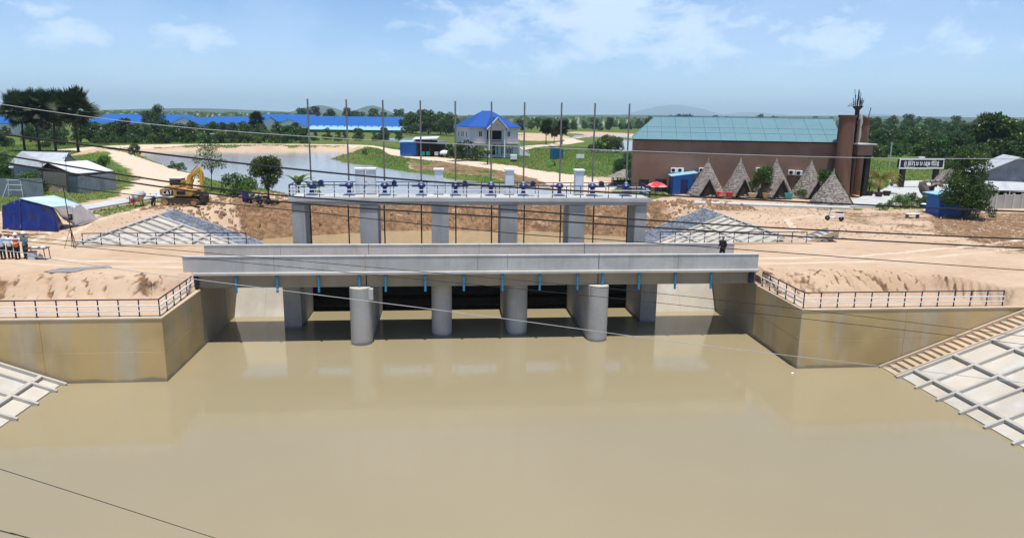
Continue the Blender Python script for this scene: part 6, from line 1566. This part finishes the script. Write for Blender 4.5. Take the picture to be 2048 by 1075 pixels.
# ------------------------------------------------------------------ table and things near the workers
p = P(76, 517, 4.72); tz = gz(p.x, p.y)
tb_ = thing('work_table', 'small dark folding table beside the workers', 'table', (p.x, p.y, tz))
local('table_top', MB().box((-.62, -.35, .72), (.68, .35, .76)), 'darkwood', tb_, bevel=.01)
for x, y in ((-.55, -.3), (.6, -.3), (-.55, .3), (.6, .3)): local('leg', MB().tube([(x * .95, y, .72), (x * 1.04, y, 0)], .025, 6), 'black', tb_, True)
tag(MB().box((p.x - .25, p.y - .2, tz + .762), (p.x + .1, p.y + .05, tz + .82)).build('paper_stack', M['paper'], bevel=.01), 'stack of white papers lying on the work table', 'papers')
hp_ = thing('spare_helmet', 'spare white safety helmet resting on the work table', 'helmet', (p.x + .38, p.y, tz + .762))
local('shell', MB().lathe([(.14, 0), (.13, .06), (.09, .12), (.02, .15)], 14), 'white', hp_, True); local('brim', MB().lathe([(.17, 0), (.17, .012)], 14), 'white', hp_, True)
cl_ = thing('cool_box', 'grey lidded cool box on the ground under the work table', 'cool box', (p.x - .3, p.y - .05, tz))
local('tub', MB().box((-.22, -.2, 0), (.22, .2, .45)), 'cabinet', cl_, bevel=.03); local('lid', MB().box((-.24, -.22, .452), (.24, .22, .53)), 'conc_pier', cl_, bevel=.02)
bg_ = thing('cement_bag', 'small tan bag beside the cool box under the table', 'bag', (p.x + .15, p.y, tz))
local('sack', MB().ball((0, 0, .14), (.2, .15, .15), 10, 8), 'conc_dusty', bg_, True); local('tie', MB().tube([(0, 0, .28), (0, 0, .36)], [.04, .07], 7), 'conc_dusty', bg_, True)

# light mast with tripod and guy ropes
p = P(146, 494, 4.72); mz = gz(p.x, p.y); mtop = at(126, 373, p.y)
ms = thing('light_mast', 'thin leaning light mast with black box and guy rope left of the railing', 'mast', (p.x, p.y, mz))
MB().tube([V3(p.x + .05, p.y, mz), mtop], .03, 7).build('pole', M['black'], ms, True)
bx_ = at(143, 434, p.y); b2 = MB().cbox((bx_.x - .05, p.y - .05, bx_.z), (.24, .2, .42)).build('control_box', M['black'], ms, bevel=.02)
MB().cbox((bx_.x - .05, p.y - .16, bx_.z + .05), (.14, .012, .16)).build('cover_plate', M['steel'], b2)
for dx, dy in ((-.45, -.3), (.35, -.35), (.0, .5), (-.25, .3)): MB().tube([V3(p.x + dx, p.y + dy, mz), at(141, 455, p.y)], .02, 5).build('leg', M['steel'], ms, True)
MB().tube([mtop.lerp(V3(p.x, p.y, mz), .05), P(238, 494, 4.75)], .012, 5).build('guy_rope', M['wirepale'], ms)
MB().tube([mtop + V3(.0, 0, -.1), mtop + V3(-.35, .1, -.35)], .03, 6).build('lamp_arm', M['wirepale'], ms, True)

# steel rack and lamp post left
p = P(32, 392, 4.7); rk = thing('steel_rack', 'pale steel rack frame standing before the sheet fence', 'rack', (p.x, p.y, gz(p.x, p.y)))
for x in (-.75, .75):
    for y in (0, .7): local('upright', MB().tube([(x, y, 0), (x * .85, y, 2.0)], .035, 6), 'cabinet', rk, True)
for z in (.8, 1.4, 1.95):
    local('rail', MB().tube([(-.8, 0, z), (.8, 0, z)], .03, 6), 'cabinet', rk, True)
    local('rail', MB().tube([(-.8, .7, z), (.8, .7, z)], .03, 6), 'cabinet', rk, True)
local('ladder_leg', MB().tube([(-1.3, -.3, 0), (-.75, 0, 1.5)], .035, 6), 'cabinet', rk, True)
def pole(label, px, py, ptop, r, mat, dx=0, head=False, z=4.7):
    p = gp_(px, py, z); tp = at(px + dx, ptop, p.y); t_ = thing('utility_pole', label, 'pole', p)
    MB().tube([p - V3(0, 0, .2), tp], [r, r * .75], 8).build('shaft', M[mat], t_, True)
    MB().beam(tp + V3(-.35, 0, -.25), tp + V3(.35, 0, -.25), .07, .07).build('cross_arm', M[mat], t_)
    if head: MB().cbox(tp + V3(-.25, -.1, .05), (.45, .25, .18)).build('lamp_head', M['white'], t_, bevel=.02)
pole('thin pole with white lamp head before the left fence', 33, 392, 335, .035, 'steel', -5, True)
pole('thin dark pole in front of the plastered annex', 134, 386, 312, .04, 'bark', -3)
pole('thin dark pole at the left end of the annex roof', 86, 384, 322, .045, 'bark', -2)
pole('pale leaning concrete pole behind the gateway', 1778, 335, 284, .14, 'conc_light', 6, False, 4.6)
pole('short dark post beside the concrete path', 259, 408, 392, .05, 'darkwood', 0)

# basins and pots before the cone huts
def basin(label, px, py, mat, r=.5, h=.5):
    p = P(px, py, 4.88); t_ = thing('basin', label, 'basin', (p.x, p.y, 4.88), 'basins before the cone huts')
    local('bowl', MB().lathe([(r * .6, 0), (r * .85, h * .4), (r, h * .9), (r * 1.06, h), (r * .92, h), (r * .8, h * .5), (r * .4, h * .2)], 18), mat, t_, True)
    local('stand', MB().lathe([(r * .55, -.03), (r * .59, .02)], 14), 'conc', t_, True)
basin('red and white round basin beside the first cone hut', 1441, 392, 'red_cloth', .52, .55); basin('plain red round basin next to the red and white one', 1459, 393, 'red', .46, .5)
basin('yellowish clay basin before the second cone hut', 1505, 394, 'conc_dusty', .55, .5); basin('dark red clay pot right of the clay basin', 1531, 395, 'machine', .4, .55); basin('teal plastic basin before the third cone hut', 1577, 396, 'teal', .5, .6)
for i, (px, py, lab) in enumerate(((1738, 391, 'left planter under the yellow palm'), (1757, 393, 'middle planter under the yellow palm'), (1773, 391, 'right planter under the yellow palm'), (1718, 390, 'planter at the foot of the entrance canopy'))):
    p = P(px, py, 4.86); t_ = thing('planter', 'dark %s' % lab, 'planter', (p.x, p.y, 4.86), 'planters on the yard'); local('pot', MB().lathe([(.35, 0), (.45, .3), (.5, .6), (.42, .6), (.38, .5)], 14), 'darkwood' if i < 3 else 'machine', t_, True); local('soil', MB().lathe([(.40, .50), (.36, .55)], 12), 'clod', t_, True)
# umbrella, tables near the hall door
p = P(1312, 386, 4.7); um = thing('parasol', 'red and white parasol tilted low beside the hall door', 'parasol', (p.x, p.y, 4.6))
local('canopy', MB().lathe([(1.45, 1.0), (1.0, 1.28), (.5, 1.5), (.05, 1.62), (.03, 1.58), (.5, 1.45), (1.0, 1.22)], 12), 'red_cloth', um); local('pole', MB().tube([(0, 0, -.1), (0, 0, 1.7)], .03, 6), 'steel', um, True)
for i, (px, lab) in enumerate(((1283, 'blue plastic drum left of the parasol'), (1297, 'second blue plastic drum beside the parasol'))):
    p = P(px, 385, 4.7); t_ = thing('drum', lab, 'drum', (p.x, p.y, 4.6), 'blue drums by the hall'); local('barrel', MB().lathe([(.28, 0), (.31, .1), (.29, .4), (.31, .7), (.27, .85)], 14), 'pvc', t_, True); local('lid', MB().lathe([(.24, .852), (.22, .9)], 12), 'white', t_, True)
p = gp_(491, 405); t_ = thing('drum', 'dark blue upright drum at the edge of the near shrubs', 'drum', p, None); local('barrel', MB().lathe([(.30, 0), (.33, .1), (.31, .5), (.33, .9), (.28, 1.1)], 14), 'tarpblue', t_, True); local('lid', MB().lathe([(.25, 1.102), (.22, 1.15)], 12), 'navy', t_, True)
# white bench on the right bank, blue tub
p = gp_(1824, 436); bn = thing('bench', 'low white bench on the bare right bank', 'bench', p, None, rad(5)); local('seat', MB().box((-.75, -.25, .38), (.75, .25, .46)), 'white', bn, bevel=.02)
for x in (-.6, .6): local('leg', MB().box((x - .05, -.2, 0), (x + .05, .2, .379)), 'steel', bn)
p = gp_(1847, 416); t_ = thing('blue_tub', 'blue plastic tub with white cloth beside the kiosk', 'tub', p, None, 0); local('tub', MB().lathe([(.35, 0), (.5, .35), (.54, .45), (.46, .45), (.4, .3)], 16), 'tarpblue', t_, True); local('cloth', MB().ball((0, 0, .45), (.35, .3, .12), 10, 6), 'white', t_, True)
# field things right of the villa
p = gp_(1103, 328, 4.4); gn = thing('green_net_hoop', 'green net hoop shelter in the grass below the field hut', 'net shelter', p)
for k in range(5): local('hoop', MB().tube([(-1 + .06 * k, k * .5, 0), (-.8, k * .5, .9), (0, k * .5, 1.35), (.8, k * .5, .9), (1, k * .5, 0)], .06, 6), 'green_t', gn, True)
local('net', MB().add([(math.cos(a) * 1.0, y, math.sin(a) * 1.35) for y in (0, 2.0) for a in np.linspace(.3, 2.2, 9)], [(i, i + 1, 10 + i, 9 + i) for i in range(8)]), 'green_t', gn)
p = gp_(1160, 326, 4.4); wb_ = thing('white_board', 'small white board on a post in the grass field', 'board', p); local('board', MB().box((-.9, -.04, .9), (.9, .04, 1.8)), 'white', wb_); local('post', MB().box((-.06, .042, -.2), (.06, .1, 1.7)), 'bark', wb_)
p = gp_(1027, 316, 4.4); bx3 = thing('white_tank', 'white water tank on a low stand beside the villa road', 'tank', p); local('tank', MB().box((-.8, -.5, .5), (.8, .5, 1.7)), 'white', bx3, bevel=.05); local('stand', MB().box((-.7, -.4, -.1), (.7, .4, .499)), 'darkwood', bx3)
p = gp_(889, 308, 4.4); mc = thing('covered_cart', 'cart under a white sheet beside the blue shack', 'cart', p); local('sheet', MB().ball((0, 0, 1.1), (1.3, 1, .8), 10, 8), 'white', mc, True)
for x in (-.7, .7): mb = MB(); wheel(mb, 0, .45, .15); mb.v = [(v[0] + x, v[2] - .9, v[1] + .45) for v in mb.v]; local('wheel', mb, 'rubber', mc, True)
# floating scrap
p = P(1585, 746, 0.02); tag(MB().ball((p.x, p.y, .03), (.10, .07, .05), 8, 5).build('floating_scrap', M['white'], smooth=True), 'small white scrap floating on the brown canal', 'litter')
# bare shrub on the left earth slope
R = np.random.default_rng(31); c_ = gp_(305, 578); db = thing('dry_bush', 'dry twiggy bush on the earth slope beside the bridge end', 'plant', c_)
for i in range(26):
    a = R.uniform(0, 6.28); e = R.uniform(.15, .9); l_ = R.uniform(.3, .85); d = V3(math.cos(a) * math.cos(e), math.sin(a) * math.cos(e) * .6, math.sin(e) * .7)
    MB().tube([(0, 0, 0), tuple(d * l_ * .6 + V3(*R.normal(0, .05, 3))), tuple(d * l_ + V3(*R.normal(0, .12, 3)))], [.016, .010, .005], 4).build('twig', M['clod'], db, world=False)

# ------------------------------------------------------------------ overhead cables
def cable(label, px, Y, r, mat):
    pts = [at(a, b, Y) for a, b in px]; n = len(pts); out_ = []
    for i in range(n - 1):       # Catmull-Rom through the surveyed points
        p0, p1, p2, p3 = pts[max(i - 1, 0)], pts[i], pts[i + 1], pts[min(i + 2, n - 1)]
        for k in range(8):
            t_ = k / 8; out_.append(.5 * ((2 * p1) + (p2 - p0) * t_ + (2 * p0 - 5 * p1 + 4 * p2 - p3) * t_ ** 2 + (3 * p1 - p0 - 3 * p2 + p3) * t_ ** 3))
    out_.append(pts[-1])
    return tag(MB().tube(out_, r, 7).build('overhead_cable', M[mat], smooth=True), label, 'cable', 'overhead cables')
cable('pale thin overhead cable, topmost, crossing the palms and the brown hall', [(-500, 128), (25, 212), (300, 248), (540, 268), (800, 283), (1270, 302), (1700, 315), (2048, 318), (2600, 322)], 15, .0065, 'wirepale')
cable('thick black overhead cable, topmost of the black ones', [(-500, 195), (0, 268), (512, 330), (900, 366), (1300, 389), (1760, 411), (2048, 423), (2600, 440)], 13, .0165, 'wire')
cable('thick black overhead cable, second of the black ones', [(-500, 215), (0, 309), (512, 386), (1000, 418), (1310, 441), (1640, 460), (2048, 478), (2600, 498)], 13.2, .0150, 'wire')
cable('thick black overhead cable, third of the black ones', [(-500, 240), (0, 324), (512, 398), (1000, 434), (1310, 455), (1640, 475), (2048, 496), (2600, 520)], 13.4, .0150, 'wire')
cable('thinner black overhead cable passing just over the rear parapet', [(-500, 270), (0, 353), (261, 389), (512, 413), (1000, 464), (1310, 486), (2048, 540), (2600, 575)], 13.6, .0085, 'wire')
cable('thin overhead cable dipping in front of the parapets, upper one', [(-500, 425), (0, 470), (350, 500), (900, 548), (1400, 595), (2048, 672), (2600, 745)], 12.5, .0050, 'wire')
cable('thin overhead cable dipping in front of the parapets, lower one', [(-500, 440), (0, 478), (350, 512), (900, 564), (1400, 614), (2048, 688), (2600, 760)], 12.3, .0050, 'wire')
cable('pale thin cable crossing below the drain pipes and piers', [(-500, 460), (0, 500), (98, 517), (350, 553), (950, 629), (1400, 689), (2048, 765), (2600, 830)], 12.0, .0055, 'wirepale')
cable('thin dark cable over the right wing wall', [(1150, 606), (1400, 636), (1750, 657), (2048, 672), (2600, 705)], 12.6, .0040, 'wire') if False else None
cable('lone thin cable over the open water, lower left', [(-500, 780), (0, 937), (430, 1075), (900, 1230)], 10.0, .0055, 'wire')
cable('black cable at the bottom left picture corner', [(-500, 930), (0, 1060), (65, 1077), (600, 1230)], 9.5, .009, 'wire')
# ------------------------------------------------------------------ haze
hm = bpy.data.materials.new('haze_air'); hm.use_nodes = True; ht = hm.node_tree; ht.nodes.clear()
ho = ht.nodes.new('ShaderNodeOutputMaterial'); pv = ht.nodes.new('ShaderNodeVolumePrincipled')
pv.inputs['Color'].default_value = (.68, .90, 1.0, 1); pv.inputs['Density'].default_value = 0.85e-4
pv.inputs['Anisotropy'].default_value = 0.0
ht.links.new(pv.outputs[0], ho.inputs['Volume'])
tag(MB().box((-17500, -200, -3), (17500, 33000, 520)).build('haze', hm), kind='stuff')
